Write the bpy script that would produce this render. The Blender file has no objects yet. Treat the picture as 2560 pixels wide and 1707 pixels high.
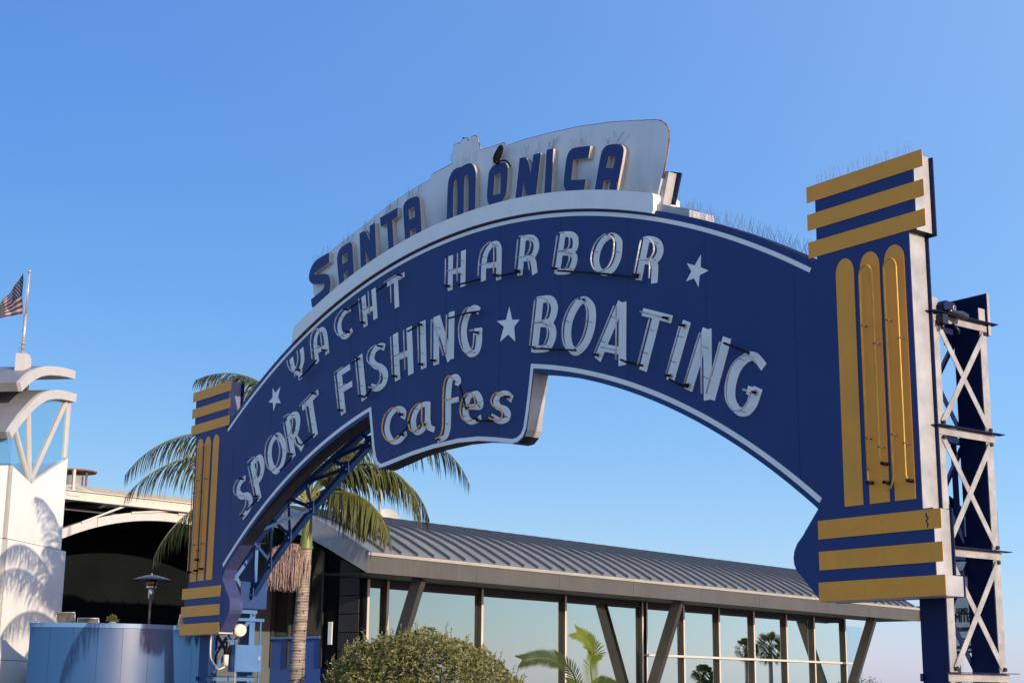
import bpy, bmesh, math, random
from mathutils import Vector, Matrix
from mathutils.geometry import tessellate_polygon
R = math.radians
scene = bpy.context.scene
COL = scene.collection
random.seed(7)

# ------------------------------------------------------------------ camera
FW = Vector((-0.781843, 0.582384, 0.222599)); RT = Vector((0.599119, 0.800601, 0.0097)); UP = Vector((0.172564, -0.140947, 0.974862))
CAM = Vector((16.713232, -11.378567, 1.599726))
cd = bpy.data.cameras.new('camera'); cam = bpy.data.objects.new('camera', cd); COL.objects.link(cam)
cd.lens = 53.81; cd.sensor_width = 36; cd.clip_end = 5000; cd.clip_start = 0.1
m = Matrix((RT, UP, -FW)).transposed().to_4x4(); m.translation = CAM
cam.matrix_world = m
scene.camera = cam

# ------------------------------------------------------------------ daylight
SUN_AZ, SUN_EL = 86.8, 12.5            # azimuth from +Y towards +X
w = bpy.data.worlds.new('World'); scene.world = w; w.use_nodes = True
nt = w.node_tree; bg = nt.nodes['Background']
sky = nt.nodes.new('ShaderNodeTexSky'); sky.sky_type = 'NISHITA'; sky.sun_disc = False
sky.sun_elevation = R(SUN_EL); sky.sun_rotation = R(SUN_AZ)
sky.air_density = 1.0; sky.dust_density = 0.35; sky.ozone_density = 3.0; sky.altitude = 0
# clear coastal air: per-channel camera grade of the whole sky plus the pale aerosol glow that grows smoothly towards the sun's side
sd = Vector((math.sin(R(SUN_AZ))*math.cos(R(SUN_EL)), math.cos(R(SUN_AZ))*math.cos(R(SUN_EL)), math.sin(R(SUN_EL))))
sep = nt.nodes.new('ShaderNodeSeparateColor'); cmb = nt.nodes.new('ShaderNodeCombineColor'); nt.links.new(sky.outputs[0], sep.inputs[0])
tcd = nt.nodes.new('ShaderNodeTexCoord'); dt = nt.nodes.new('ShaderNodeVectorMath'); dt.operation = 'DOT_PRODUCT'; dt.inputs[1].default_value = sd; nt.links.new(tcd.outputs['Generated'], dt.inputs[0])
def mth(op, a, b_=None):
    q = nt.nodes.new('ShaderNodeMath'); q.operation = op
    for k, v in enumerate((a, b_)):
        if v is None: continue
        if hasattr(v, 'is_linked'): nt.links.new(v, q.inputs[k])
        else: q.inputs[k].default_value = v
    return q.outputs[0]
lobe = mth('POWER', mth('MINIMUM', mth('MAXIMUM', mth('ADD', dt.outputs['Value'], 1.0), 0.0), 0.68), 1.5)
for i, (g_, k_, a_) in enumerate(((1.55, 0.567, 3.86), (1.10, 0.975, 5.86), (0.55, 3.238, 6.28))):
    nt.links.new(mth('ADD', mth('MULTIPLY', mth('POWER', sep.outputs[i], g_), k_), mth('MULTIPLY', lobe, a_)), cmb.inputs[i])
nt.links.new(cmb.outputs[0], bg.inputs[0]); bg.inputs[1].default_value = 0.10
sl = bpy.data.lights.new('sun', 'SUN'); sl.energy = 4.9; sl.angle = R(0.53); sl.color = (1.0, 0.84, 0.64)
so = bpy.data.objects.new('sun', sl); COL.objects.link(so)
sd = Vector((math.sin(R(SUN_AZ))*math.cos(R(SUN_EL)), math.cos(R(SUN_AZ))*math.cos(R(SUN_EL)), math.sin(R(SUN_EL))))
so.rotation_euler = sd.to_track_quat('Z', 'Y').to_euler(); so.location = (30, 5, 30)
vs = scene.view_settings; vs.view_transform = 'Standard'; vs.look = 'None'; vs.exposure = 0.0; vs.gamma = 1; vs.use_curve_mapping = False
scene.render.resolution_x = 1024; scene.render.resolution_y = 682

# ------------------------------------------------------------------ materials
def pmat(name, col, rough=0.5, var=0.12, scale=2.0, streak=0.0, metal=0.0, spec=0.5, bump=0.0, bscale=40, speck=0.0, trans=0.0, coat=0.0, dirt=(0.35, 0.32, 0.28)):
    m = bpy.data.materials.new(name); m.use_nodes = True
    n = m.node_tree.nodes; l = m.node_tree.links; b = n['Principled BSDF']
    b.inputs['Roughness'].default_value = rough; b.inputs['Metallic'].default_value = metal
    b.inputs['Specular IOR Level'].default_value = spec
    if coat: b.inputs['Coat Weight'].default_value = coat; b.inputs['Coat Roughness'].default_value = 0.15
    g = n.new('ShaderNodeNewGeometry')
    nz = n.new('ShaderNodeTexNoise'); nz.inputs['Scale'].default_value = scale; nz.inputs['Detail'].default_value = 6
    l.new(g.outputs['Position'], nz.inputs['Vector'])
    rp = n.new('ShaderNodeMapRange'); rp.inputs[1].default_value = 0.3; rp.inputs[2].default_value = 0.7
    rp.inputs[3].default_value = 1 - var; rp.inputs[4].default_value = 1 + var*0.6
    l.new(nz.outputs['Fac'], rp.inputs[0])
    mx = n.new('ShaderNodeVectorMath'); mx.operation = 'SCALE'; mx.inputs[0].default_value = col[:3]
    l.new(rp.outputs[0], mx.inputs['Scale']); out = mx.outputs[0]
    if streak:
        mp = n.new('ShaderNodeMapping'); mp.inputs['Scale'].default_value = (9, 9, 0.7); l.new(g.outputs['Position'], mp.inputs[0])
        n2 = n.new('ShaderNodeTexNoise'); n2.inputs['Scale'].default_value = 1.6; n2.inputs['Detail'].default_value = 8; l.new(mp.outputs[0], n2.inputs['Vector'])
        r2 = n.new('ShaderNodeMapRange'); r2.inputs[1].default_value = 0.52; r2.inputs[2].default_value = 0.8; r2.inputs[3].default_value = 0; r2.inputs[4].default_value = streak
        l.new(n2.outputs['Fac'], r2.inputs[0])
        mc = n.new('ShaderNodeMix'); mc.data_type = 'RGBA'; l.new(r2.outputs[0], mc.inputs[0]); l.new(out, mc.inputs[6])
        mc.inputs[7].default_value = (*[dirt[i]*0.5 + col[i]*0.35 for i in range(3)], 1); out = mc.outputs[2]
    if speck:
        n3 = n.new('ShaderNodeTexNoise'); n3.inputs['Scale'].default_value = 14; n3.inputs['Detail'].default_value = 3; l.new(g.outputs['Position'], n3.inputs['Vector'])
        r3 = n.new('ShaderNodeMapRange'); r3.inputs[1].default_value = 0.68; r3.inputs[2].default_value = 0.74; r3.inputs[3].default_value = 0; r3.inputs[4].default_value = speck
        l.new(n3.outputs['Fac'], r3.inputs[0])
        mc = n.new('ShaderNodeMix'); mc.data_type = 'RGBA'; l.new(r3.outputs[0], mc.inputs[0]); l.new(out, mc.inputs[6])
        mc.inputs[7].default_value = (*dirt, 1); out = mc.outputs[2]
    l.new(out, b.inputs['Base Color'])
    r4 = n.new('ShaderNodeMapRange'); r4.inputs[3].default_value = max(0.03, rough-0.1); r4.inputs[4].default_value = min(1, rough+0.12)
    l.new(nz.outputs['Fac'], r4.inputs[0]); l.new(r4.outputs[0], b.inputs['Roughness'])
    if bump:
        n5 = n.new('ShaderNodeTexNoise'); n5.inputs['Scale'].default_value = bscale; n5.inputs['Detail'].default_value = 4; l.new(g.outputs['Position'], n5.inputs['Vector'])
        bp = n.new('ShaderNodeBump'); bp.inputs['Strength'].default_value = bump; bp.inputs['Distance'].default_value = 0.02
        l.new(n5.outputs['Fac'], bp.inputs['Height']); l.new(bp.outputs[0], b.inputs['Normal'])
    if trans:
        tr = n.new('ShaderNodeBsdfTranslucent'); ms = n.new('ShaderNodeMixShader'); ms.inputs[0].default_value = trans
        sc2 = n.new('ShaderNodeVectorMath'); sc2.operation = 'MULTIPLY'; sc2.inputs[1].default_value = (1.25, 1.15, 0.7); l.new(out, sc2.inputs[0]); l.new(sc2.outputs[0], tr.inputs[0])
        l.new(b.outputs[0], ms.inputs[1]); l.new(tr.outputs[0], ms.inputs[2]); l.new(ms.outputs[0], n['Material Output'].inputs[0])
    return m

def glassmat(name, tint, refl, see, rough=0.0, top=0.45):
    """coated window glass: mirror coat over a tinted see-through pane"""
    m = bpy.data.materials.new(name); m.use_nodes = True
    n = m.node_tree.nodes; l = m.node_tree.links; n.remove(n['Principled BSDF'])
    gl = n.new('ShaderNodeBsdfGlossy'); gl.inputs['Color'].default_value = (*tint, 1); gl.inputs['Roughness'].default_value = rough
    tr = n.new('ShaderNodeBsdfTransparent'); tr.inputs[0].default_value = (*see, 1)
    fr = n.new('ShaderNodeLayerWeight'); fr.inputs[0].default_value = 0.5
    rg = n.new('ShaderNodeMapRange'); rg.inputs[1].default_value = 0.2; rg.inputs[2].default_value = 0.58; rg.inputs[3].default_value = refl; rg.inputs[4].default_value = top; l.new(fr.outputs['Facing'], rg.inputs[0])
    nz = n.new('ShaderNodeTexNoise'); nz.inputs['Scale'].default_value = 0.35
    g = n.new('ShaderNodeNewGeometry'); l.new(g.outputs['Position'], nz.inputs['Vector'])
    bp = n.new('ShaderNodeBump'); bp.inputs['Strength'].default_value = 0.02; bp.inputs['Distance'].default_value = 0.05
    l.new(nz.outputs['Fac'], bp.inputs['Height']); l.new(bp.outputs[0], gl.inputs['Normal'])
    mx = n.new('ShaderNodeMixShader'); l.new(rg.outputs[0], mx.inputs[0]); l.new(tr.outputs[0], mx.inputs[1]); l.new(gl.outputs[0], mx.inputs[2])
    l.new(mx.outputs[0], n['Material Output'].inputs[0])
    return m

M = {}
M['navy'] = pmat('navy_paint', (0.021, 0.044, 0.155), 0.5, 0.10, 1.2, streak=0.05, speck=0.12, spec=0.22, bump=0.03, bscale=6, dirt=(0.06, 0.08, 0.16))
M['navy_dark'] = pmat('dark_navy_steel_paint', (0.012, 0.02, 0.075), 0.6, 0.12, 3, spec=0.12)
M['white'] = pmat('sign_white_paint', (0.84, 0.82, 0.77), 0.45, 0.05, 3, streak=0.06, speck=0.15, bump=0.02, dirt=(0.3, 0.28, 0.25))
M['amber'] = pmat('amber_paint', (0.84, 0.33, 0.022), 0.5, 0.08, 2.5, streak=0.12, speck=0.2, bump=0.03, bscale=5, dirt=(0.18, 0.10, 0.03))
M['sheen_side'] = pmat('weathered_sheen_sheet', (0.41, 0.40, 0.40), 0.42, 0.25, 4, streak=0.35, metal=0.15, bump=0.12, bscale=9, dirt=(0.5, 0.4, 0.38))  # sun sheen of navy sides painted as a pale base; streaks are weathering
M['letter_side'] = pmat('tan_letter_return', (0.52, 0.47, 0.39), 0.55, 0.12, 5, streak=0.2)
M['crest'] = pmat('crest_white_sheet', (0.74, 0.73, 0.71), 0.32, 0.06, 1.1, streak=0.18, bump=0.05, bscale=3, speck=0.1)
M['rust_edge'] = pmat('rusty_edge', (0.16, 0.10, 0.085), 0.7, 0.4, 12)
M['under'] = pmat('soffit_dark_sheet', (0.014, 0.015, 0.026), 0.6, 0.3, 2.5, spec=0.2, streak=0.3, dirt=(0.12, 0.09, 0.06))
M['glass_tube'] = pmat('dusty_glass_tube', (0.55, 0.53, 0.50), 0.18, 0.25, 9, coat=0.6)
M['amber_tube'] = pmat('amber_glass_tube', (0.88, 0.42, 0.03), 0.18, 0.2, 9, coat=0.6)
M['yellow_tube'] = pmat('yellow_glass_tube', (0.60, 0.32, 0.02), 0.35, 0.2, 9, coat=0.1)
M['black'] = pmat('black_rubber', (0.006, 0.006, 0.007), 0.6, 0.2, 10, spec=0.15)
M['porcelain'] = pmat('porcelain_ring', (0.55, 0.5, 0.45), 0.4, 0.2, 10)
M['wire'] = pmat('spike_wire', (0.16, 0.16, 0.19), 0.4, 0.1, 10, metal=0.5)
M['steel_sheen'] = pmat('weathered_sheen_steel', (0.40, 0.375, 0.36), 0.38, 0.25, 7, metal=0.2, speck=0.25, bump=0.2, bscale=60, dirt=(0.3, 0.26, 0.25))  # sun glint on navy lattice steel held in a pale colour; specks are wear
M['steel_blue'] = pmat('mid_blue_steel', (0.075, 0.175, 0.36), 0.55, 0.12, 4, speck=0.15, spec=0.15)
M['steel_deep'] = pmat('deep_blue_steel', (0.018, 0.055, 0.18), 0.55, 0.12, 4, spec=0.15)
M['bolt'] = pmat('bolt_dark', (0.01, 0.012, 0.03), 0.4, 0.2, 10)
M['left_shade'] = pmat('shade_tinted_sheet', (0.05, 0.06, 0.15), 0.7, 0.15, 4, streak=0.15, spec=0.08)  # shade on the left column's sides put into a blue base colour
M['left_top_shade'] = pmat('pale_shade_tinted_sheet', (0.16, 0.175, 0.29), 0.7, 0.2, 5, streak=0.25, spec=0.1)  # same painted-in shade, paler for the top block
M['wallwhite'] = pmat('white_render', (0.84, 0.80, 0.74), 0.5, 0.04, 1.5, streak=0.05, bump=0.02, bscale=2)
M['canopy_side'] = pmat('canopy_white_paint', (0.56, 0.53, 0.50), 0.45, 0.06, 3)
M['canopy_top'] = pmat('canopy_grey_metal', (0.20, 0.20, 0.215), 0.4, 0.12, 2)
M['roof'] = pmat('grey_roof_metal', (0.23, 0.235, 0.235), 0.5, 0.14, 1.3, streak=0.15, metal=0.1, bump=0.06, bscale=2.2, dirt=(0.25, 0.24, 0.23))
M['seam'] = pmat('grey_roof_seam', (0.11, 0.12, 0.135), 0.4, 0.12, 2, metal=0.1)
M['fascia'] = pmat('taupe_fascia_metal', (0.085, 0.079, 0.071), 0.5, 0.14, 1.2, streak=0.25, bump=0.03, bscale=2, dirt=(0.3, 0.28, 0.25))
M['gutter'] = pmat('pale_gutter_metal', (0.36, 0.33, 0.28), 0.45, 0.12, 2)
M['gable'] = pmat('gable_fascia_metal', (0.36, 0.36, 0.38), 0.5, 0.08, 2)
M['mullion_shade'] = pmat('shaded_mullion_flank', (0.03, 0.028, 0.026), 0.5, 0.1, 3)  # unlit mullion faces given a dark base colour
M['strut'] = pmat('taupe_strut', (0.05, 0.046, 0.042), 0.45, 0.08, 3)
M['mullion'] = pmat('pale_mullion', (0.58, 0.52, 0.45), 0.45, 0.08, 3)
M['soffit'] = pmat('dark_soffit', (0.03, 0.028, 0.028), 0.7, 0.2, 2)
M['charcoal'] = pmat('charcoal_wall', (0.009, 0.0105, 0.0115), 0.9, 0.2, 1, spec=0.0)  # charcoal paint, with the covered terrace's shade darkened into it
M['frame_brown'] = pmat('dark_brown_frame', (0.17, 0.085, 0.055), 0.5, 0.2, 4)
M['balcony'] = pmat('satin_blue_panel', (0.02, 0.078, 0.205), 0.36, 0.05, 1.5, spec=0.5, coat=0.08, bump=0.01, bscale=3)
M['coping'] = pmat('blue_coping', (0.10, 0.22, 0.42), 0.35, 0.05, 2)
M['blue_wall'] = pmat('blue_pavilion_wall', (0.04, 0.11, 0.36), 0.45, 0.06, 2)
M['pane'] = glassmat('coated_window_glass', (0.90, 0.96, 0.86), 0.30, (0.30, 0.36, 0.34), top=1.0)
M['pane_dark'] = glassmat('shaded_window_glass', (0.8, 0.85, 0.85), 0.10, (0.35, 0.38, 0.38))
M['pane_teal'] = glassmat('teal_clear_glass', (0.9, 0.97, 1.0), 0.10, (0.72, 0.84, 0.84))
M['chrome'] = pmat('brushed_steel', (0.6, 0.58, 0.56), 0.22, 0.1, 5, metal=1.0)
M['heater_mesh'] = pmat('heater_burner_copper', (0.20, 0.11, 0.07), 0.35, 0.2, 20, metal=0.8)
M['heater_black'] = pmat('heater_black_enamel', (0.02, 0.02, 0.022), 0.2, 0.1, 6, coat=0.4)
M['trunk'] = None
M['bark_sheath'] = pmat('palm_crownshaft_green', (0.17, 0.21, 0.055), 0.42, 0.15, 3, streak=0.2, dirt=(0.25, 0.2, 0.08))
M['leaf'] = pmat('palm_leaf_green', (0.115, 0.12, 0.026), 0.45, 0.35, 3, trans=0.22, streak=0.0)
M['leaf_dry'] = pmat('palm_leaf_dry', (0.16, 0.105, 0.05), 0.6, 0.3, 4, trans=0.15)
M['rachis'] = pmat('palm_rachis', (0.17, 0.17, 0.05), 0.5, 0.2, 4)
M['flower'] = pmat('palm_flower_strands', (0.42, 0.29, 0.27), 0.7, 0.3, 12)
M['flower_pale'] = pmat('palm_flower_pale', (0.5, 0.45, 0.28), 0.7, 0.2, 12)
M['bract'] = pmat('palm_bract_rust', (0.22, 0.06, 0.025), 0.6, 0.2, 8)
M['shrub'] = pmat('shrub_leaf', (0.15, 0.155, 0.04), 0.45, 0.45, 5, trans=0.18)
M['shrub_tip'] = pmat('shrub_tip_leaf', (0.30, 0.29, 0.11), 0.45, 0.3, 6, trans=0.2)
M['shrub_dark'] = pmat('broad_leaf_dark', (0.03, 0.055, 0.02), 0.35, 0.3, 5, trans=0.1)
M['stem'] = pmat('shrub_stem', (0.07, 0.05, 0.03), 0.8, 0.3, 8)
M['cycad'] = pmat('young_palm_leaf', (0.15, 0.19, 0.02), 0.6, 0.2, 4, trans=0.25, spec=0.2)
M['cycad_dark'] = pmat('young_palm_leaf_dark', (0.045, 0.065, 0.016), 0.7, 0.2, 4, trans=0.15, spec=0.1)
M['ground'] = pmat('weathered_pier_paving', (0.27, 0.25, 0.215), 0.9, 0.2, 0.6, bump=0.1)
M['red'] = pmat('flag_red', (0.36, 0.045, 0.06), 0.75, 0.1, 8, trans=0.25)
M['flagwhite'] = pmat('flag_white', (0.68, 0.62, 0.56), 0.75, 0.08, 8, trans=0.25)
M['flagblue'] = pmat('flag_blue', (0.028, 0.03, 0.09), 0.75, 0.1, 8, trans=0.15)
M['pole'] = pmat('pole_aluminium', (0.52, 0.48, 0.47), 0.35, 0.1, 6, metal=0.4)
M['board'] = pmat('traffic_sign_white', (0.8, 0.8, 0.76), 0.5, 0.08, 5)
M['ink'] = pmat('sign_black_ink', (0.012, 0.012, 0.014), 0.5, 0.1, 5)
M['cloth'] = pmat('white_table_linen', (0.8, 0.8, 0.78), 0.8, 0.04, 6)
M['wood'] = pmat('light_chair_wood', (0.42, 0.24, 0.12), 0.5, 0.15, 8)
M['lampwhite'] = pmat('lamp_cream', (0.78, 0.70, 0.55), 0.45, 0.1, 10)
M['grey'] = pmat('grey_metal_box', (0.34, 0.34, 0.32), 0.5, 0.15, 5)
M['dish'] = pmat('dish_grey', (0.5, 0.48, 0.45), 0.5, 0.05, 4)
M['concrete'] = pmat('grey_roof_slab', (0.30, 0.295, 0.275), 0.7, 0.1, 1.5)
M['rustwhite'] = pmat('rusty_white_beam', (0.60, 0.55, 0.48), 0.5, 0.1, 2, streak=0.25, speck=0.35, dirt=(0.35, 0.16, 0.07))
M['rust'] = pmat('rust_metal', (0.25, 0.10, 0.05), 0.7, 0.3, 8)
M['notice'] = pmat('white_notice', (0.85, 0.88, 0.86), 0.4, 0.02, 3)
M['taupe_chair'] = pmat('taupe_sling', (0.18, 0.16, 0.13), 0.6, 0.1, 5)
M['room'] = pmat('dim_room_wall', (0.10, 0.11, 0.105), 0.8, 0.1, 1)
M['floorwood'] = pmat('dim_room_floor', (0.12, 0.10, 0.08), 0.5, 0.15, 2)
M['terracotta'] = pmat('pot_clay', (0.3, 0.2, 0.13), 0.7, 0.15, 6)

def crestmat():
    # blue-grey fade in the base colour along the foot of the white crest
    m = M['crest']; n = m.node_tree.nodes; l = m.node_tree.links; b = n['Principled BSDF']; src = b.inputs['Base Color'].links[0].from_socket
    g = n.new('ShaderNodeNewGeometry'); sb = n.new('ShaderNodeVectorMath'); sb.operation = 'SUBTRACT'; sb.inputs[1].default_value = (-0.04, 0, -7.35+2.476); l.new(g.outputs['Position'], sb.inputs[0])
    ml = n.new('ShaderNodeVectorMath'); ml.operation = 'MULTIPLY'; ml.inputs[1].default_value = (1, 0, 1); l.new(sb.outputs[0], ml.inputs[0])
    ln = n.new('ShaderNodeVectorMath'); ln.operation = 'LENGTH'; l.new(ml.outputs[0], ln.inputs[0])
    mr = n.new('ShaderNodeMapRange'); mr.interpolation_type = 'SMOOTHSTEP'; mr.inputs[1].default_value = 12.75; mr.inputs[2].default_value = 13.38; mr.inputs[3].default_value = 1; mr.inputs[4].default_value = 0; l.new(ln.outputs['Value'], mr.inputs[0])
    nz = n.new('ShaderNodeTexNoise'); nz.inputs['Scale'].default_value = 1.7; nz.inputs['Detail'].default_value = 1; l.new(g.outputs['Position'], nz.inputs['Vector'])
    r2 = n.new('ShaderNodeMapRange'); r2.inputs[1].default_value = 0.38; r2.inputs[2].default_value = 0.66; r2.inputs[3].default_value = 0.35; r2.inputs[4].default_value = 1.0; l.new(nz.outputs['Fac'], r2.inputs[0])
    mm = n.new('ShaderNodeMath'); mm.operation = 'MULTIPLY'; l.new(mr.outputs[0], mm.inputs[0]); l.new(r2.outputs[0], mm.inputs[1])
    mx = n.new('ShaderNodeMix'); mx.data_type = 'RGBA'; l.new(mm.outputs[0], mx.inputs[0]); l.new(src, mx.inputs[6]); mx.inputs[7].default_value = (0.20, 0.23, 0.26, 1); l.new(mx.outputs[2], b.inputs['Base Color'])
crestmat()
def trunkmat():
    m = bpy.data.materials.new('ringed_palm_trunk'); m.use_nodes = True
    n = m.node_tree.nodes; l = m.node_tree.links; b = n['Principled BSDF']; b.inputs['Roughness'].default_value = 0.8
    g = n.new('ShaderNodeNewGeometry')
    nz = n.new('ShaderNodeTexNoise'); nz.inputs['Scale'].default_value = 5; nz.inputs['Detail'].default_value = 8; l.new(g.outputs['Position'], nz.inputs['Vector'])
    rp = n.new('ShaderNodeValToRGB'); rp.color_ramp.elements[0].position = 0.3; rp.color_ramp.elements[1].position = 0.72
    rp.color_ramp.elements[0].color = (0.23, 0.175, 0.14, 1); rp.color_ramp.elements[1].color = (0.44, 0.355, 0.30, 1)
    l.new(nz.outputs['Fac'], rp.inputs[0])
    wv = n.new('ShaderNodeTexWave'); wv.wave_type = 'BANDS'; wv.bands_direction = 'Z'; wv.inputs['Scale'].default_value = 5.5; wv.inputs['Distortion'].default_value = 1.6; wv.inputs['Detail'].default_value = 3
    l.new(g.outputs['Position'], wv.inputs['Vector'])
    r2 = n.new('ShaderNodeMapRange'); r2.inputs[1].default_value = 0.0; r2.inputs[2].default_value = 0.25; r2.inputs[3].default_value = 0.62; r2.inputs[4].default_value = 1.0; l.new(wv.outputs['Fac'], r2.inputs[0])
    mx = n.new('ShaderNodeVectorMath'); mx.operation = 'SCALE'; l.new(rp.outputs[0], mx.inputs[0]); l.new(r2.outputs[0], mx.inputs['Scale']); l.new(mx.outputs[0], b.inputs['Base Color'])
    bp = n.new('ShaderNodeBump'); bp.inputs['Strength'].default_value = 0.4; bp.inputs['Distance'].default_value = 0.02; l.new(wv.outputs['Fac'], bp.inputs['Height']); l.new(bp.outputs[0], b.inputs['Normal'])
    return m
M['trunk'] = trunkmat()

# ------------------------------------------------------------------ mesh helpers (everything is given in world metres)
ORG = {}
def empty(name, loc, label, cat, group=None):
    o = bpy.data.objects.new(name, None); COL.objects.link(o); o.location = loc; o.empty_display_size = 0.3
    o['label'] = label; o['category'] = cat
    if group: o['group'] = group
    ORG[o.name] = Vector(loc); return o
class MB:
    def __init__(s): s.v = []; s.f = []; s.mi = []; s.sm = []
    def add(s, vs, fs, mi=0, smooth=False):
        k = len(s.v); s.v += [Vector(p) for p in vs]
        for f in fs: s.f.append([i+k for i in f]); s.mi.append(mi); s.sm.append(smooth)
    def box(s, c, X, Y, Z, mi=0):          # centre and three half-axis vectors
        c, X, Y, Z = Vector(c), Vector(X), Vector(Y), Vector(Z)
        vs = [c+X*a+Y*b+Z*d for a in (-1, 1) for b in (-1, 1) for d in (-1, 1)]
        s.add(vs, [(0, 1, 3, 2), (4, 6, 7, 5), (0, 4, 5, 1), (2, 3, 7, 6), (0, 2, 6, 4), (1, 5, 7, 3)], mi)
    def abox(s, x0, x1, y0, y1, z0, z1, mi=0):
        s.box(((x0+x1)/2, (y0+y1)/2, (z0+z1)/2), ((x1-x0)/2, 0, 0), (0, (y1-y0)/2, 0), (0, 0, (z1-z0)/2), mi)
    def bar(s, a, b, w, h, side=None, mi=0):  # bar from a to b, w across 'side', h across the other
        a, b = Vector(a), Vector(b); d = (b-a); L = d.length; d = d/L
        sd = Vector(side) if side is not None else d.orthogonal()
        sd = (sd - d*sd.dot(d)).normalized(); o = d.cross(sd)
        s.box((a+b)/2, d*(L/2), sd*(w/2), o*(h/2), mi)
    def tube(s, pts, r, n=6, mi=0, caps=True, smooth=True):
        pts = [Vector(p) for p in pts]; rr = r if isinstance(r, (list, tuple)) else [r]*len(pts)
        k0 = len(s.v); prev = None; N = len(pts)
        for i, p in enumerate(pts):
            t = (pts[min(i+1, N-1)] - pts[max(i-1, 0)])
            if t.length < 1e-9: t = Vector((0, 0, 1))
            t.normalize()
            if prev is None: a = t.orthogonal().normalized()
            else:
                a = prev - t*prev.dot(t)
                a = a.normalized() if a.length > 1e-6 else t.orthogonal().normalized()
            prev = a; b = t.cross(a)
            for j in range(n):
                q = 2*math.pi*j/n; s.v.append(p + (a*math.cos(q) + b*math.sin(q))*rr[i])
        for i in range(N-1):
            for j in range(n):
                s.f.append([k0+i*n+j, k0+i*n+(j+1) % n, k0+(i+1)*n+(j+1) % n, k0+(i+1)*n+j]); s.mi.append(mi); s.sm.append(smooth)
        if caps:
            s.f.append([k0+j for j in range(n)][::-1]); s.mi.append(mi); s.sm.append(False)
            s.f.append([k0+(N-1)*n+j for j in range(n)]); s.mi.append(mi); s.sm.append(False)
    def prism(s, loops, fn, d0, d1, mi=0, mside=None, mback=None):   # planar loops (outer + holes) swept from d0 to d1; fn(a, b, d) -> point
        flat = [p for lp in loops for p in lp]
        tris = tessellate_polygon([[Vector((p[0], p[1], 0)) for p in lp] for lp in loops])
        k = len(s.v); nfl = len(flat)
        s.v += [Vector(fn(p[0], p[1], d0)) for p in flat] + [Vector(fn(p[0], p[1], d1)) for p in flat]
        msd = mi if mside is None else mside; mb = mi if mback is None else mback
        for t in tris:
            s.f.append([k+i for i in t]); s.mi.append(mi); s.sm.append(False)
            s.f.append([k+nfl+i for i in reversed(t)]); s.mi.append(mb); s.sm.append(False)
        st = 0
        for lp in loops:
            L = len(lp)
            for i in range(L):
                a, b = st+i, st+(i+1) % L
                s.f.append([k+a, k+b, k+nfl+b, k+nfl+a]); s.mi.append(msd); s.sm.append(False)
            st += L
    def build(s, name, mats, parent=None, label=None, kind=None, recalc=True, merge=False):
        mats = mats if isinstance(mats, (list, tuple)) else [mats]
        org = ORG[parent.name] if parent is not None else (sum(s.v, Vector())/max(1, len(s.v)))
        me = bpy.data.meshes.new(name); me.from_pydata([p-org for p in s.v], [], s.f)
        for mt in mats: me.materials.append(M[mt])
        me.polygons.foreach_set('material_index', s.mi); me.polygons.foreach_set('use_smooth', s.sm)
        if merge:
            bm = bmesh.new(); bm.from_mesh(me); bmesh.ops.remove_doubles(bm, verts=bm.verts, dist=1e-4); bm.to_mesh(me); bm.free()
        if recalc:
            bm = bmesh.new(); bm.from_mesh(me); bmesh.ops.recalc_face_normals(bm, faces=bm.faces); bm.to_mesh(me); bm.free()
        me.update()
        o = bpy.data.objects.new(name, me); COL.objects.link(o)
        if parent is not None: o.parent = parent
        else: o.location = org
        ORG[o.name] = org
        if label: o['label'] = label
        if kind: o['kind'] = kind
        return o
def xz(a, b, d): return (a, d, b)
def tag(o, label, cat, group=None, kind=None):
    o['label'] = label; o['category'] = cat
    if group: o['group'] = group
    if kind: o['kind'] = kind
def dup(src, name, parent=None, off=(0, 0, 0)):
    o = src.copy(); COL.objects.link(o); o.name = name
    if parent is not None: o.parent = parent; o.location = Vector(src.location)+Vector(off)
    return o
def smooth(pts, n=6, closed=False):
    P = [Vector(p) for p in pts]; N = len(P); out = []
    g = (lambda i: P[i % N]) if closed else (lambda i: P[max(0, min(N-1, i))])
    for i in range(N if closed else N-1):
        a, b, c, d = g(i-1), g(i), g(i+1), g(i+2)
        for k in range(n):
            t = k/n
            out.append(0.5*((2*b) + (c-a)*t + (2*a-5*b+4*c-d)*t*t + (3*b-a-3*c+d)*t**3))
    if not closed: out.append(P[-1])
    return out

def round_loop(lp, lo=6, hi=62, it=2):
    """cut the gentle corners of a traced outline so its curves run smooth; sharp corners stay"""
    P = [Vector(p) for p in lp]
    for _ in range(it):
        out = []; n = len(P)
        for i in range(n):
            a, b_, c = P[i-1], P[i], P[(i+1) % n]; d0, d1 = (b_-a), (c-b_)
            t = abs(math.degrees(d0.angle(d1))) if d0.length > 1e-6 and d1.length > 1e-6 else 0
            if lo < t < hi: out += [b_.lerp(a, .25), b_.lerp(c, .25)]
            else: out.append(b_)
        P = out; hi = 45
    return [(p.x, p.y) for p in P]
# ------------------------------------------------------------------ ground
g = MB(); g.add([(-900, -900, 0), (900, -900, 0), (900, 900, 0), (-900, 900, 0)], [(0, 1, 2, 3)])
o = g.build('ground', 'ground'); o['kind'] = 'structure'

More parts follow.
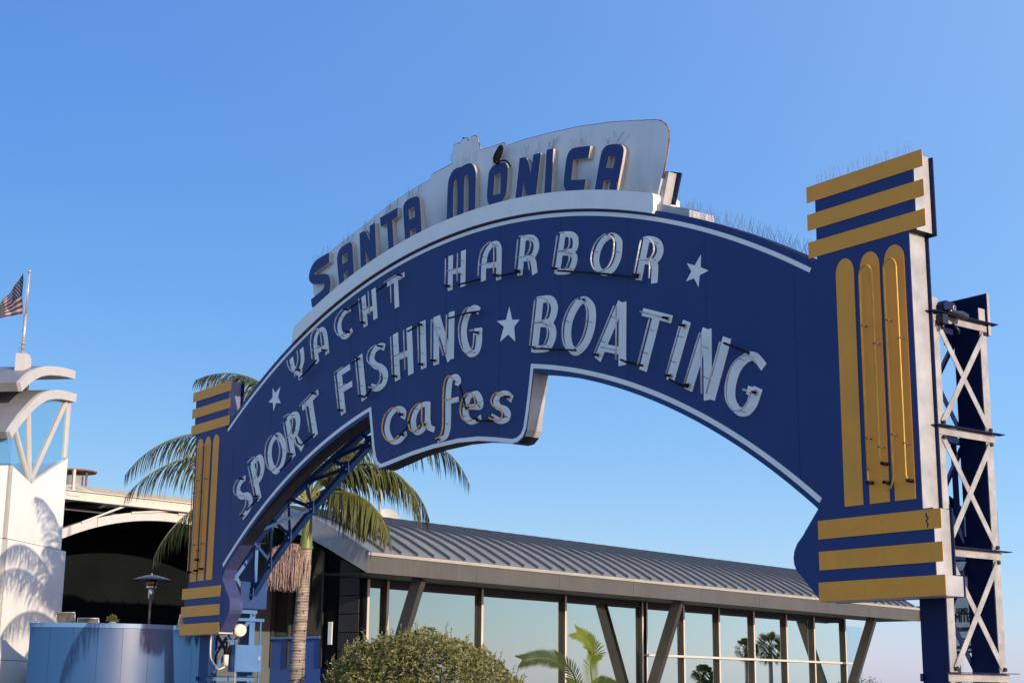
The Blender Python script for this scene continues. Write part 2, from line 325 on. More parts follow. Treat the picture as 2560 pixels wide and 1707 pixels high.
# ------------------------------------------------------------------ glass pavilion restaurant
PA = R(-12.5); PU = Vector((math.sin(PA), math.cos(PA), 0)); PN = Vector((math.cos(PA), -math.sin(PA), 0)); PQ = Vector((-11.826, 6.032, 0))
def PV(s, o, z): return PQ + PU*s + PN*o + Vector((0, 0, z))
PZ = Vector((0, 0, 1))
pav = empty('pavilion_building', PV(12, -5, 0), 'glass-walled pavilion with long curved grey standing-seam metal roof behind the arch sign', 'building')
LEN = 26.2
prof = [(0, 4.52), (-0.4, 4.74), (-0.8, 4.95), (-1.25, 5.15), (-1.7, 5.33), (-2.1, 5.45), (-2.5, 5.56), (-3.0, 5.68), (-3.6, 5.79), (-4.3, 5.88), (-5, 5.95)]
roof = MB()
N = len(prof)
for i in range(N-1):
    (a, za), (b, zb) = prof[i], prof[i+1]
    roof.add([PV(0.03, a, za), PV(LEN, a, za), PV(LEN, b, zb), PV(0.03, b, zb)], [(0, 1, 2, 3)], smooth=True)
    roof.add([PV(0.03, a, za-0.05), PV(LEN, a, za-0.05), PV(LEN, b, zb-0.05), PV(0.03, b, zb-0.05)], [(0, 3, 2, 1)])
rf = roof.build('roof', 'roof', pav, recalc=False, merge=True)
sm = MB()
for i in range(N-1):
    (a, za), (b, zb) = prof[i], prof[i+1]
    A, B = PV(0.5, a, za), PV(0.5, b, zb); up = (B-A).cross(PU).normalized()
    if up.z < 0: up = -up
    sm.box((A+B)/2 + up*0.034, (B-A)*0.5, PU*0.021, up*0.034)
seam0 = sm.build('roof_seam', 'seam', rf)
for k in range(1, 49):
    dup(seam0, 'roof_seam', rf, PU*(0.526*k))
sf = MB()                                     # soffit: underside of the roof slab
sof = [(-0.12, 4.1), (-1.0, 4.45), (-1.8, 4.72), (-2.4, 4.95), (-3.3, 5.2), (-4.98, 5.45)]
q = MB(); q.box(PV(LEN/2+.02, -4.99, 3.0), PU*(LEN/2-.03), PN*0.02, PZ*2.9); q.build('rear_wall', 'room', pav)
for i in range(len(sof)-1):
    (a, za), (b, zb) = sof[i], sof[i+1]
    sf.add([PV(0.05, a, za), PV(LEN-.02, a, za), PV(LEN-.02, b, zb), PV(0.05, b, zb)], [(0, 1, 2, 3)])
# flat eaves soffit out to the glass
sf.add([PV(0.06, -0.08, 4.075), PV(LEN-.02, -0.08, 4.075), PV(LEN-.02, -1.95, 4.12), PV(0.06, -1.95, 4.12)], [(0, 1, 2, 3)])
sf.build('soffit', 'soffit', pav, recalc=False)
# front fascia in lengths with open joints
s = 0.0; cuts = [0, 3.55, 6.6, 9.7, 12.9, 15.9, 19.2, 22.6, LEN]
for a, b in zip(cuts[:-1], cuts[1:]):
    f = MB(); f.box(PV((a+b)/2, -0.03, 4.25), PU*((b-a)/2-0.004), PN*0.03, PZ*0.185); f.build('fascia_panel', 'fascia', pav)
f = MB(); f.box(PV(LEN/2, -0.02, 4.475), PU*(LEN/2), PN*0.05, PZ*0.036); f.build('gutter', 'gutter', pav)
gb = MB()                                     # gable edge trim following the curve
low = [(0, 4.07), (-0.4, 4.25), (-0.8, 4.43), (-1.25, 4.64), (-1.7, 4.83), (-2.1, 4.97), (-2.5, 5.09), (-3.0, 5.21), (-3.6, 5.33), (-4.3, 5.42), (-5, 5.49)]
for i in range(N-1):
    (a, za), (b, zb) = prof[i], prof[i+1]; (c, zc), (d, zd) = low[i], low[i+1]
    gb.add([PV(0, a, za+.015), PV(0, b, zb+.015), PV(0, d, zd), PV(0, c, zc), PV(.06, a, za+.015), PV(.06, b, zb+.015), PV(.06, d, zd), PV(.06, c, zc)], [(0, 1, 2, 3), (4, 7, 6, 5), (0, 4, 5, 1), (3, 2, 6, 7)])
gb.build('gable_trim', 'gable', pav)
ge = MB(); ge.box(PV(LEN+.02, -0.9, 4.33), PU*0.02, PN*0.95, PZ*0.25); ge.build('end_trim', 'fascia', pav)
# glazed front
GO = -1.8
mul = [1.70, 2.33, 5.64, 8.96, 12.42, 12.62, 14.47, 16.33, 18.29, 20.23, 21.98, 24.06]
def mullion(s, wd=0.042, z0=0.6, z1=4.09): 
    q = MB(); q.box(PV(s, GO+0.03, (z0+z1)/2), PU*wd*.75, PN*0.085, PZ*((z1-z0)/2)); ml_ = q.build('mullion', 'mullion_shade', pav)
    q = MB(); q.box(PV(s+.002, GO+0.121, (z0+z1)/2), PU*wd*.8, PN*0.005, PZ*((z1-z0)/2)); q.build('mullion_cap', 'mullion', ml_)
for s_ in mul: mullion(s_, 0.035 if s_ in (12.42, 12.62) else 0.042)
for a, b in zip(mul[:-1], mul[1:]):
    if b-a < 0.3: continue
    zs = [(0.62, 3.95)] if b <= 12.5 else [(0.62, 2.60), (2.665, 3.95)]
    for z0, z1 in zs:
        q = MB(); q.box(PV((a+b)/2, GO, (z0+z1)/2), PU*((b-a)/2-.043), PN*0.006, PZ*((z1-z0)/2)); q.build('window_pane', 'pane', pav)
q = MB(); q.box(PV((12.62+24.2)/2, GO+.12, 2.632), PU*((24.2-12.62)/2+.1), PN*0.1, PZ*0.03); q.build('transom', 'mullion', pav)
q = MB(); q.box(PV((1.7+24.1)/2, GO-.01, 4.03), PU*11.2, PN*0.06, PZ*0.075); q.build('head_beam', 'soffit', pav)
q = MB(); q.box(PV((1.7+24.1)/2, GO, 0.31), PU*11.2, PN*0.09, PZ*0.31); q.build('plinth', 'concrete', pav)
# right end: glass return and clear wind screen
q = MB(); q.box(PV(24.06, GO-1.5, 2.3), PU*0.006, PN*1.45, PZ*1.7); q.build('window_pane', 'pane_teal', pav)
q = MB(); q.box(PV(24.75, GO+.02, 2.25), PU*0.6, PN*0.008, PZ*1.62); q.build('wind_screen', 'pane_teal', pav)
# raking struts that carry the eaves
for s_ in (2.05, 12.35, 23.6):
    q = MB(); q.bar(PV(s_+.05, -0.45, 4.08), PV(s_-0.05, -1.62, 0.9), 0.16, 0.30, side=PU); q.build('strut', 'strut', pav)
# gable wall, in shade
GS = 1.7
q = MB(); q.box(PV(GS, -4.07, 1.4), PU*0.05, PN*0.9, PZ*1.38); q.build('blue_base_wall', 'blue_wall', pav)
q = MB(); q.box(PV(GS-.05, -4.07, 2.80), PU*0.06, PN*0.9, PZ*0.03); q.build('blue_coping', 'coping', pav)
for a, b in ((-3.22, -4.3), (-4.36, -4.95)):
    q = MB(); q.box(PV(GS, (a+b)/2, 3.95), PU*0.006, PN*((a-b)/2), PZ*1.1); q.build('window_pane', 'pane_dark', pav)
for a in (-3.15, -4.33, -4.95):
    q = MB(); q.box(PV(GS-.02, a, 3.6), PU*0.07, PN*0.03, PZ*1.5); q.build('mullion', 'mullion_shade', pav)
q = MB(); q.box(PV(GS, -2.37, 2.6), PU*0.08, PN*0.62, PZ*2.2); q.build('side_wall', 'charcoal', pav)
for k in range(9):
    q = MB(); q.box(PV(GS-.09, -2.22, 1.0+k*0.42), PU*0.012, PN*0.33, PZ*0.2); q.build('wall_plank', 'soffit', pav)
q = MB(); q.box(PV(GS-.12, -2.80, 2.88), PU*0.012, PN*0.065, PZ*0.26); 
o = q.build('notice_board', 'notice'); tag(o, 'narrow white notice board on the dark wall beside the palm trunk', 'notice')
# dim interior
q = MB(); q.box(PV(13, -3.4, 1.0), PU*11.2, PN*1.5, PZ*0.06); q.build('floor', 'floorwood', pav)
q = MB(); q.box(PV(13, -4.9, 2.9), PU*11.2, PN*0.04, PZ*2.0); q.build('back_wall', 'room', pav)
# dining furniture behind the glass
def dining_table(s, o, lab):
    t = empty('dining_table', PV(s, o, 1.06), lab, 'table', 'dining tables behind the pavilion glass')
    b = MB(); b.box(PV(s, o, 1.80), PU*0.5, PN*0.45, PZ*0.012); b.build('tabletop', 'cloth', t)
    b = MB()
    for q_ in range(28):
        a0, a1 = q_/28*2*math.pi, (q_+1)/28*2*math.pi
        def rim(a, z, k): 
            f = 1/max(abs(math.cos(a)), abs(math.sin(a))); wv = 1+0.03*math.sin(a*9)*k
            return PV(s+math.cos(a)*f*0.5*wv, o+math.sin(a)*f*0.45*wv, z)
        b.add([rim(a0, 1.79, 0), rim(a1, 1.79, 0), rim(a1, 1.42, 1), rim(a0, 1.42, 1)], [(0, 1, 2, 3)])
    b.build('tablecloth', 'cloth', t)
    b = MB(); b.tube([PV(s, o, 1.06), PV(s, o, 1.78)], 0.04, 8); b.build('pedestal', 'mullion', t)
dining_table(6.6, -3.2, 'white-clothed table behind the large pane nearest the left corner of the pavilion')
dining_table(9.9, -3.0, 'white-clothed table behind the pane beside the dark reflected strut')
dining_table(13.6, -2.9, 'white-clothed table just right of the middle raking strut')
dining_table(16.9, -2.9, 'white-clothed table behind the third narrow pane of the pavilion')
def dining_chair(s, o, rot, lab):
    t = empty('dining_chair', PV(s, o, 1.06), lab, 'chair', 'dining chairs behind the pavilion glass')
    ax = PU*math.cos(rot)+PN*math.sin(rot); ay = PN*math.cos(rot)-PU*math.sin(rot); c = PV(s, o, 0)
    b = MB(); b.box(c+PZ*1.52, ax*0.21, ay*0.21, PZ*0.025); b.build('seat', 'wood', t)
    b = MB(); b.box(c+PZ*1.85-ax*0.21, ax*0.015, ay*0.2, PZ*0.22); b.build('backrest', 'taupe_chair', t)
    for i, j in ((1, 1), (1, -1), (-1, 1), (-1, -1)):
        b = MB(); b.box(c+PZ*(1.28 if i > 0 else 1.55)+ax*0.19*i+ay*0.19*j, ax*0.018, ay*0.018, PZ*(0.22 if i > 0 else 0.52)); b.build('leg', 'wood', t)
dining_chair(7.6, -2.9, math.pi, 'wooden dining chair right of the leftmost white table')
dining_chair(9.0, -2.8, 0, 'wooden dining chair behind the mullion left of the dark reflected strut')
dining_chair(10.9, -2.8, math.pi, 'wooden dining chair close to the dark reflected strut')
# roof-top things
def dish(c, n, r, parent_name, lab):
    t = empty('satellite_dish', c, lab, 'satellite dish'); n = Vector(n).normalized(); a = n.orthogonal().normalized(); b_ = n.cross(a)
    b = MB(); rings = 6; sg_ = 24
    vs = []
    for i in range(rings+1):
        rr = r*i/rings
        for j in range(sg_):
            q_ = 2*math.pi*j/sg_; vs.append(Vector(c)+(a*math.cos(q_)+b_*math.sin(q_))*rr + n*(0.22*r*(i/rings)**2))
    fs = [(i*sg_+j, i*sg_+(j+1) % sg_, (i+1)*sg_+(j+1) % sg_, (i+1)*sg_+j) for i in range(rings) for j in range(sg_)]
    b.add(vs, fs, smooth=True); b.build('reflector', 'dish', t, recalc=False)
    b = MB(); b.tube([Vector(c)-b_*r*.8+n*.1, Vector(c)+n*r*.9], 0.012, 5); b.tube([Vector(c)+n*r*.8, Vector(c)+n*r*1.0], 0.03, 6); b.build('feed_arm', 'grey', t)
    b = MB(); b.tube([Vector(c)-n*.05, Vector(c)-n*.15, Vector(c)-n*.15-PZ*0.8], 0.03, 6); b.build('mast', 'grey', t)
dish((-18.85, 10.9, 6.0), (0.9, -0.45, 0.25), 0.42, None, 'pale satellite dish on the pavilion roof beside the drooping palm frond')
t = empty('antenna_mast', (-18.15, 10.25, 5.8), 'thin grey antenna mast above the pavilion roof', 'antenna')
b = MB(); b.tube([(-18.15, 10.25, 5.6), (-18.15, 10.25, 6.9)], 0.035, 8); b.build('mast', 'grey', t)
b = MB(); b.tube([(-18.15, 10.25, 6.55), (-18.15, 10.25, 6.95)], 0.05, 8); b.build('radome', 'dish', t)

# ------------------------------------------------------------------ terrace building with the arched front
TA = R(-10); TU = Vector((math.sin(TA), math.cos(TA), 0)); TN = Vector((math.cos(TA), -math.sin(TA), 0)); TQ = Vector((-22.418, 4.043, 0))
def TV(s, n, z): return TQ + TU*s + TN*n + Vector((0, 0, z))
ter = empty('terrace_building', TV(2, -3, 0), 'low building with a white arched front over a dark covered terrace', 'building')
def arcz(s, r, zc): return zc + math.sqrt(max(0, r*r-(s-2.35)**2))
RO, RI, ZC = 8.0, 7.77, -1.70
segs = [(-2.4, 0.1), (0.1, 2.9), (2.9, 5.2), (5.2, 7.1)]
for a, b_ in segs:
    q = MB(); n_ = 10
    pts_o = [(a+(b_-a-0.012)*i/n_, arcz(a+(b_-a)*i/n_, RO, ZC)) for i in range(n_+1)]
    pts_i = [(p[0], arcz(p[0], RI, ZC)) for p in reversed(pts_o)]
    q.prism([pts_o+pts_i], lambda x, z, d: TV(x, d, z), 0.0, -0.25); q.build('arch_panel', 'canopy_side', ter)
q = MB()
for i in range(30):
    a, b_ = -2.4+9.5*i/30, -2.4+9.5*(i+1)/30
    q.add([TV(a, -.25, arcz(a, RI-.02, ZC)), TV(b_, -.25, arcz(b_, RI-.02, ZC)), TV(b_, -8, arcz(b_, RI-.02, ZC)), TV(a, -8, arcz(a, RI-.02, ZC))], [(0, 1, 2, 3)], smooth=True)
    q.add([TV(a, -.25, arcz(a, RI, ZC)+.03), TV(b_, -.25, arcz(b_, RI, ZC)+.03), TV(b_, -8, arcz(b_, RI, ZC)+.03), TV(a, -8, arcz(a, RI, ZC)+.03)], [(0, 1, 2, 3)], smooth=True)
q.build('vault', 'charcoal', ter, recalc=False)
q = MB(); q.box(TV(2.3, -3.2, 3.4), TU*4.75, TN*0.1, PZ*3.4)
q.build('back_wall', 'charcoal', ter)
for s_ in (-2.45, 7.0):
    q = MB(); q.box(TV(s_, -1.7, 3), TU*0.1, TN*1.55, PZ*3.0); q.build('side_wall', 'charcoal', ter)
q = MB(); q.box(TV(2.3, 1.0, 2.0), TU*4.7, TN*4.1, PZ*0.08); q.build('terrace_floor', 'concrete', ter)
q = MB(); q.prism([[(-1.5, 2.1), (0.30, 2.1), (0.30, 4.60), (-1.5, 4.60)], [(-1.4, 2.15), (0.20, 2.15), (0.20, 4.50), (-1.4, 4.50)]], lambda x, z, d: TV(x, d, z), -3.0, -3.09); 
dr = q.build('doorway', 'frame_brown', ter)
q = MB(); q.box(TV(-.6, -3.085, 3.32), TU*0.8, TN*0.008, PZ*1.18); q.build('door_pane', 'black', dr)
q = MB(); q.prism([[(0.31, 2.1), (0.345, 2.1), (0.345, 4.64), (-1.5, 4.64), (-1.5, 4.61), (0.31, 4.61)]], lambda x, z, d: TV(x, d, z), -2.99, -3.02); q.build('door_trim', 'rustwhite', dr)
# roof frame above the arch
q = MB(); q.box(TV(1.5, 0.05, 6.49), TU*5.0, TN*0.07, PZ*0.11); q.build('roof_beam', 'rustwhite', ter)
q = MB(); q.box(TV(1.5, 0.06, 6.61), TU*5.0, TN*0.13, PZ*0.012); q.box(TV(1.5, 0.06, 6.37), TU*5.0, TN*0.13, PZ*0.012); q.build('beam_flange', 'rustwhite', ter)
q = MB(); q.box(TV(1.5, -1.8, 6.72), TU*6.5, TN*1.2, PZ*0.14); q.build('roof_slab', 'concrete', ter)
for s_ in (-2.0, -0.6, 0.9, 2.4, 3.9, 5.4):
    q = MB(); q.bar(TV(s_, 0.0, 6.42), TV(s_+0.1, -3.2, 6.55), 0.09, 0.14, side=TU); q.build('roof_joist', 'canopy_side', ter)
    if s_ > 0: 
        q = MB(); q.bar(TV(s_-1.3, 0.02, arcz(s_-1.3, RO, ZC)), TV(s_, 0.02, 6.37), 0.05, 0.05, side=TN); q.build('stay', 'canopy_side', ter)
for k in range(5):
    q = MB(); q.box(TV(1.5, -0.4-0.22*k, 6.16+0.035*k), TU*4.6, TN*0.05, PZ*0.014); q.build('louvre', 'fascia', ter)
q = MB(); q.box(TV(-0.75, 0.12, 6.52), TU*0.2, TN*0.03, PZ*0.05); q.box(TV(-0.72, 0.02, 6.9), TU*0.035, TN*0.035, PZ*0.28); q.bar(TV(-0.7, 0.02, 6.75), TV(0.0, 0.02, 6.6), 0.03, 0.03); q.bar(TV(-0.75, 0.02, 6.75), TV(-1.3, 0.02, 6.6), 0.03, 0.03)
q.build('roof_post', 'canopy_side', ter)

# rusty roof vent further back
vc = Vector((-27.7, 5.4, 0)); t = empty('roof_vent', vc+PZ*7.0, 'rusty round roof vent with a flat cap behind the white tower', 'vent')
b = MB(); b.tube([vc+PZ*6.9, vc+PZ*7.75], 0.28, 12); b.build('vent_pipe', 'grey', t)
b = MB(); b.tube([vc+PZ*7.86, vc+PZ*7.9, vc+PZ*7.96], [0.66, 0.66, 0.05], 16, smooth=False); b.build('vent_cap', 'rust', t)
for a in range(4):
    q_ = a*math.pi/2+.4; b = MB(); d = Vector((math.cos(q_), math.sin(q_), 0)); b.tube([vc+d*.5+PZ*6.9, vc+d*.5+PZ*7.87], 0.03, 5); b.build('leg', 'rust', t)
b = MB(); b.abox(vc.x-1.2, vc.x+1.2, vc.y-3, vc.y+3, 0, 6.92); b.build('plinth_block', 'concrete', t)

# ------------------------------------------------------------------ white tower with curved canopies
WA = R(-45); WU = Vector((math.sin(WA), math.cos(WA), 0)); WN = Vector((math.sin(R(45)), math.cos(R(45)), 0)); WQ = Vector((-19.228, 0.664, 0))
def WV(s, n, z): return WQ + WU*s + WN*n + Vector((0, 0, z))
tow = empty('tower_building', WV(1.5, -2, 0), 'white rendered tower with glass lantern and two curved canopies at the left edge', 'tower')
fa = lambda x, z, d: WV(x, d, z)
fb = lambda x, z, d: WV(d, x, z)
q = MB(); q.prism([[(0.02, 0), (3.0, 0), (3.0, 7.20), (1.08, 6.30), (0.02, 6.62)]], fa, -0.1, -4.5); q.build('wall_core', 'canopy_side', tow)
for lp, d0 in (([(0, 4.985), (1.197, 4.985), (1.197, 6.352), (1.08, 6.41), (0, 6.70)], 0), ([(1.205, 4.985), (3.03, 4.985), (3.03, 7.31), (1.205, 6.47)], 0), ([(0, 2.2), (1.197, 2.2), (1.197, 4.965), (0, 4.965)], 0.02), ([(1.205, 2.2), (3.28, 2.2), (3.28, 4.965), (1.205, 4.965)], 0.02), ([(0, 0), (3.28, 0), (3.28, 2.185), (0, 2.185)], 0.02)):
    q = MB(); q.prism([lp], fa, d0, -0.09); q.build('wall_panel', 'wallwhite', tow)
for lp in ([(0.0, 4.985), (-4.5, 4.985), (-4.5, 6.70), (0.0, 6.70)], [(0.02, 0), (-4.5, 0), (-4.5, 4.965), (0.02, 4.965)]):
    q = MB(); q.prism([lp], fb, 0.0, 0.06); q.build('side_panel', 'wallwhite', tow)
rim_o = [(-0.47, 7.43), (-0.25, 7.66), (0.07, 7.95), (0.68, 8.42), (1.14, 8.68), (1.6, 8.83), (2.1, 8.92), (2.6, 8.97), (3.06, 9.0)]
rim_i = [(-0.32, 7.29), (-0.15, 7.47), (0.09, 7.69), (0.75, 8.20), (1.22, 8.46), (1.68, 8.61), (2.15, 8.70), (2.62, 8.75), (3.06, 8.78)]
q = MB(); q.prism([round_loop(rim_o+rim_i[::-1])], fa, 0.10, 0.0); q.build('lower_canopy_rim', 'canopy_side', tow)
q = MB(); q.prism([round_loop(rim_o+rim_i[::-1])], fa, -0.004, -5.5); lc = q.build('lower_canopy', 'canopy_top', tow)
up_o = [(-0.14, 8.67), (0.25, 8.96), (0.55, 9.12), (0.87, 9.25), (1.25, 9.36), (1.62, 9.43), (2.0, 9.49), (2.4, 9.54), (2.88, 9.57)]
up_i = [(0.0, 8.48), (0.36, 8.74), (0.65, 8.90), (0.95, 9.03), (1.3, 9.14), (1.66, 9.21), (2.02, 9.27), (2.42, 9.32), (2.88, 9.36)]
q = MB(); q.prism([round_loop(up_o+up_i[::-1])], fa, 0.10, 0.0); q.build('upper_canopy_rim', 'canopy_side', tow)
q = MB(); q.prism([round_loop(up_o+up_i[::-1])], fa, -0.004, -5.5); q.build('upper_canopy', 'canopy_top', tow)
for s_, n_ in ((0.7, -1), (2.4, -1), (0.7, -4), (2.4, -4)):
    q = MB(); q.box(WV(s_, n_, 8.9), WU*0.06, WN*0.06, PZ*0.3); q.build('canopy_post', 'canopy_side', tow)
for a, b_ in (((1.06, 6.45), (0.70, 8.16)), ((1.10, 6.47), (2.76, 8.74)), ((1.02, 6.45), (0.05, 7.62)), ((2.93, 7.30), (2.93, 8.76))):
    q = MB(); q.bar(WV(a[0], -0.05, a[1]), WV(b_[0], -0.05, b_[1]), 0.10, 0.10, side=WN); q.build('glazing_bar', 'canopy_side', tow)
for lp in ([(1.06, 6.50), (2.90, 7.34), (2.90, 8.74), (2.66, 8.72), ], [(1.1, 6.62), (2.62, 8.70), (2.0, 8.64), (1.3, 8.45), (0.76, 8.16)], [(1.0, 6.66), (0.66, 8.08), (0.1, 7.66)], [(0.98, 6.46), (0.04, 7.56), (-0.25, 7.32), (0.0, 6.74)]):
    q = MB(); q.prism([lp], fa, -0.05, -0.06); q.build('glass_pane', 'pane_teal', tow)
q = MB(); q.prism([[(-.05, 6.72), (-4.4, 6.72), (-4.4, 7.35), (-0.05, 7.35)]], fb, 0.0, 0.012); q.build('glass_pane', 'pane_teal', tow)
q = MB(); q.bar(WV(0.0, -0.2, 7.35), WV(0.0, -2.2, 6.72), 0.09, 0.06, side=WU); q.build('glazing_bar', 'canopy_side', tow)
q = MB(); q.box(WV(1.5, -3.6, 7.6), WU*1.4, WN*0.05, PZ*0.9); q.build('lantern_back_pane', 'pane_teal', tow)

# flagpole and flag on the upper canopy
FB = Vector((-19.86, 0.90, 9.42)); FT = Vector((-19.45, 0.78, 11.50)); FD = (FT-FB)
pl = empty('flagpole', FB, 'silver flagpole on a white block above the curved canopy', 'flagpole')
b = MB(); b.box(FB-PZ*0.10+WU*0.05, WU*0.14, WN*0.12, PZ*0.22); b.box(FB-PZ*0.13+WU*.22, WU*0.09, WN*0.1, PZ*0.19); b.build('base_block', 'canopy_side', pl)
b = MB(); b.tube([FB+FD*0.03, FB+FD*0.5], 0.038, 10); b.tube([FB+FD*0.5, FT], 0.024, 10); b.build('pole', 'pole', pl)
for k in (0.07, 0.12, 0.17, 0.5):
    b = MB(); b.tube([FB+FD*k, FB+FD*(k+.012)], 0.075 if k < .4 else .045, 10); b.build('collar', 'grey', pl)
b = MB(); b.tube([FT, FT+FD*0.015, FT+FD*.03], [0.04, 0.04, 0.01], 10); b.build('finial', 'pole', pl)
b = MB(); b.tube([FT-RT*0.03, FB+FD*0.3-RT*0.05], 0.005, 4); b.build('halyard', 'flagwhite', pl)
def fpt(u, v):      # u along the fly, v down the hoist
    k = 0.00179
    x = 322 - 14*v - 525*u; ytop = 128 + 560*u - 120*u*u; ybot = 688 + 60*u; y = ytop + (ybot-ytop)*v
    p = FT + RT*((x-412)*k) - UP*((y-118)*k)
    return p + FW*(0.9*u + 0.06*math.sin(u*15+v*2)*(0.3+u) + 0.03*math.sin(v*9+u*4))
flg = empty('flag', fpt(0, 0), 'United States flag blowing to the left from the silver flagpole', 'flag')
NU = 36
for k in range(13):
    b = MB()
    u0 = 0.4 if k < 7 else 0.0; n0 = int(u0*NU)
    for i in range(n0, NU):
        for j in range(3):
            v0, v1 = (k+j/3)/13, (k+(j+1)/3)/13
            b.add([fpt(i/NU, v0), fpt((i+1)/NU, v0), fpt((i+1)/NU, v1), fpt(i/NU, v1)], [(0, 1, 2, 3)], smooth=True)
    b.build('stripe', 'red' if k % 2 == 0 else 'flagwhite', flg, recalc=False)
b = MB()
for i in range(14):
    for j in range(14):
        u0, u1, v0, v1 = 0.389*i/14, 0.389*(i+1)/14, 7/13*j/14, 7/13*(j+1)/14
        b.add([fpt(u0, v0), fpt(u1, v0), fpt(u1, v1), fpt(u0, v1)], [(0, 1, 2, 3)], smooth=True)
ct = b.build('canton', 'flagblue', flg, recalc=False)
for r_ in range(9):
    for c_ in range(6 if r_ % 2 == 0 else 5):
        u, v = (0.033 + (0.066*c_ if r_ % 2 == 0 else 0.033+0.066*c_)), 7/13*(r_+1)/10
        b = MB(); vs = []
        for k in range(10):
            a = -math.pi/2 + k*math.pi/5; rr = 0.030 if k % 2 == 0 else 0.012
            vs.append(fpt(u+math.cos(a)*rr*0.75, v+math.sin(a)*rr)-FW*0.012)
        b.add(vs+[sum(vs, Vector())/10], [(k, (k+1) % 10, 10) for k in range(10)]); b.build('star', 'flagwhite', ct, recalc=False)

# ------------------------------------------------------------------ curved blue terrace parapet
BC = Vector((-19.03, 3.2, 0)); BR = 2.6
def BV(a, z, r=0): q_ = R(a); return BC + Vector((math.sin(q_), math.cos(q_), 0))*(BR+r) + PZ*z
par = empty('parapet_wall', BV(112, 0), 'curved glossy blue panelled parapet wall in front of the dark terrace', 'wall')
angs = [152, 140, 128, 116, 104, 91, 78, 64]
for a0, a1 in zip(angs[:-1], angs[1:]):
    b = MB(); n_ = 8
    for i in range(n_):
        q0, q1 = a0+(a1-a0+0.12)*i/n_, a0+(a1-a0+0.12)*(i+1)/n_
        b.add([BV(q0, 0), BV(q1, 0), BV(q1, 2.9), BV(q0, 2.9)], [(0, 1, 2, 3)], smooth=True)
        b.add([BV(q0, 0, -.12), BV(q1, 0, -.12), BV(q1, 2.9, -.12), BV(q0, 2.9, -.12)], [(3, 2, 1, 0)], smooth=True)
    b.build('parapet_panel', 'balcony', par, recalc=False, merge=True)
b = MB(); n_ = 60
for i in range(n_):
    q0, q1 = 152+(64-152)*i/n_, 152+(64-152)*(i+1)/n_
    b.add([BV(q0, 2.9, .025), BV(q1, 2.9, .025), BV(q1, 3.0, .025), BV(q0, 3.0, .025), BV(q0, 2.9, -.15), BV(q1, 2.9, -.15), BV(q1, 3.0, -.15), BV(q0, 3.0, -.15)], [(0, 1, 2, 3), (3, 2, 6, 7), (5, 4, 7, 6), (4, 5, 1, 0)], smooth=False)
b.build('parapet_coping', 'coping', par)
E0 = BV(64, 0); ED = Vector((-0.438, 0.899, 0))
for k in range(5):
    b = MB(); b.box(E0+ED*(0.65+1.3*k)+PZ*1.45-Vector((ED.y, -ED.x, 0))*0.06, ED*0.646, Vector((ED.y, -ED.x, 0))*0.06, PZ*1.45); b.build('parapet_panel', 'balcony', par)
b = MB(); b.box(E0+ED*3.25+PZ*2.95-Vector((ED.y, -ED.x, 0))*0.06, ED*3.25, Vector((ED.y, -ED.x, 0))*0.085, PZ*0.05); b.build('parapet_coping', 'coping', par)

# patio heater, chairs and pot plant on the terrace
HC = Vector((-18.92, 4.22, 0)); ht = empty('patio_heater', HC+PZ*2.08, 'tall mushroom patio heater with dark dome on the terrace', 'patio heater')
def lathe(prof_, c, mat, name, par_, n=24):
    b = MB(); vs = [Vector(c)+Vector((math.cos(2*math.pi*j/n)*r_, math.sin(2*math.pi*j/n)*r_, z_)) for r_, z_ in prof_ for j in range(n)]
    b.add(vs, [(i*n+j, i*n+(j+1) % n, (i+1)*n+(j+1) % n, (i+1)*n+j) for i in range(len(prof_)-1) for j in range(n)], smooth=True)
    return b.build(name, mat, par_)
lathe([(0.01, 4.30), (0.10, 4.295), (0.22, 4.27), (0.38, 4.22), (0.48, 4.172), (0.49, 4.162), (0.46, 4.168), (0.2, 4.235), (0.02, 4.25)], HC, 'heater_black', 'dome', ht)
lathe([(0.02, 4.30), (0.03, 4.33), (0.01, 4.335)], HC, 'chrome', 'dome_knob', ht, 10)
lathe([(0.05, 4.24), (0.13, 4.2), (0.145, 4.12), (0.145, 4.05), (0.125, 4.02)], HC, 'heater_mesh', 'burner_screen', ht)
lathe([(0.125, 4.02), (0.13, 4.0), (0.12, 3.96), (0.07, 3.95)], HC, 'chrome', 'burner_ring', ht)
lathe([(0.055, 3.95), (0.065, 3.9), (0.065, 3.72), (0.03, 3.70)], HC, 'chrome', 'gas_head', ht)
lathe([(0.03, 3.70), (0.028, 2.6), (0.028, 2.55)], HC, 'heater_black', 'pole', ht, 12)
lathe([(0.03, 2.55), (0.2, 2.52), (0.22, 2.1), (0.0, 2.09)], HC, 'heater_black', 'base', ht)
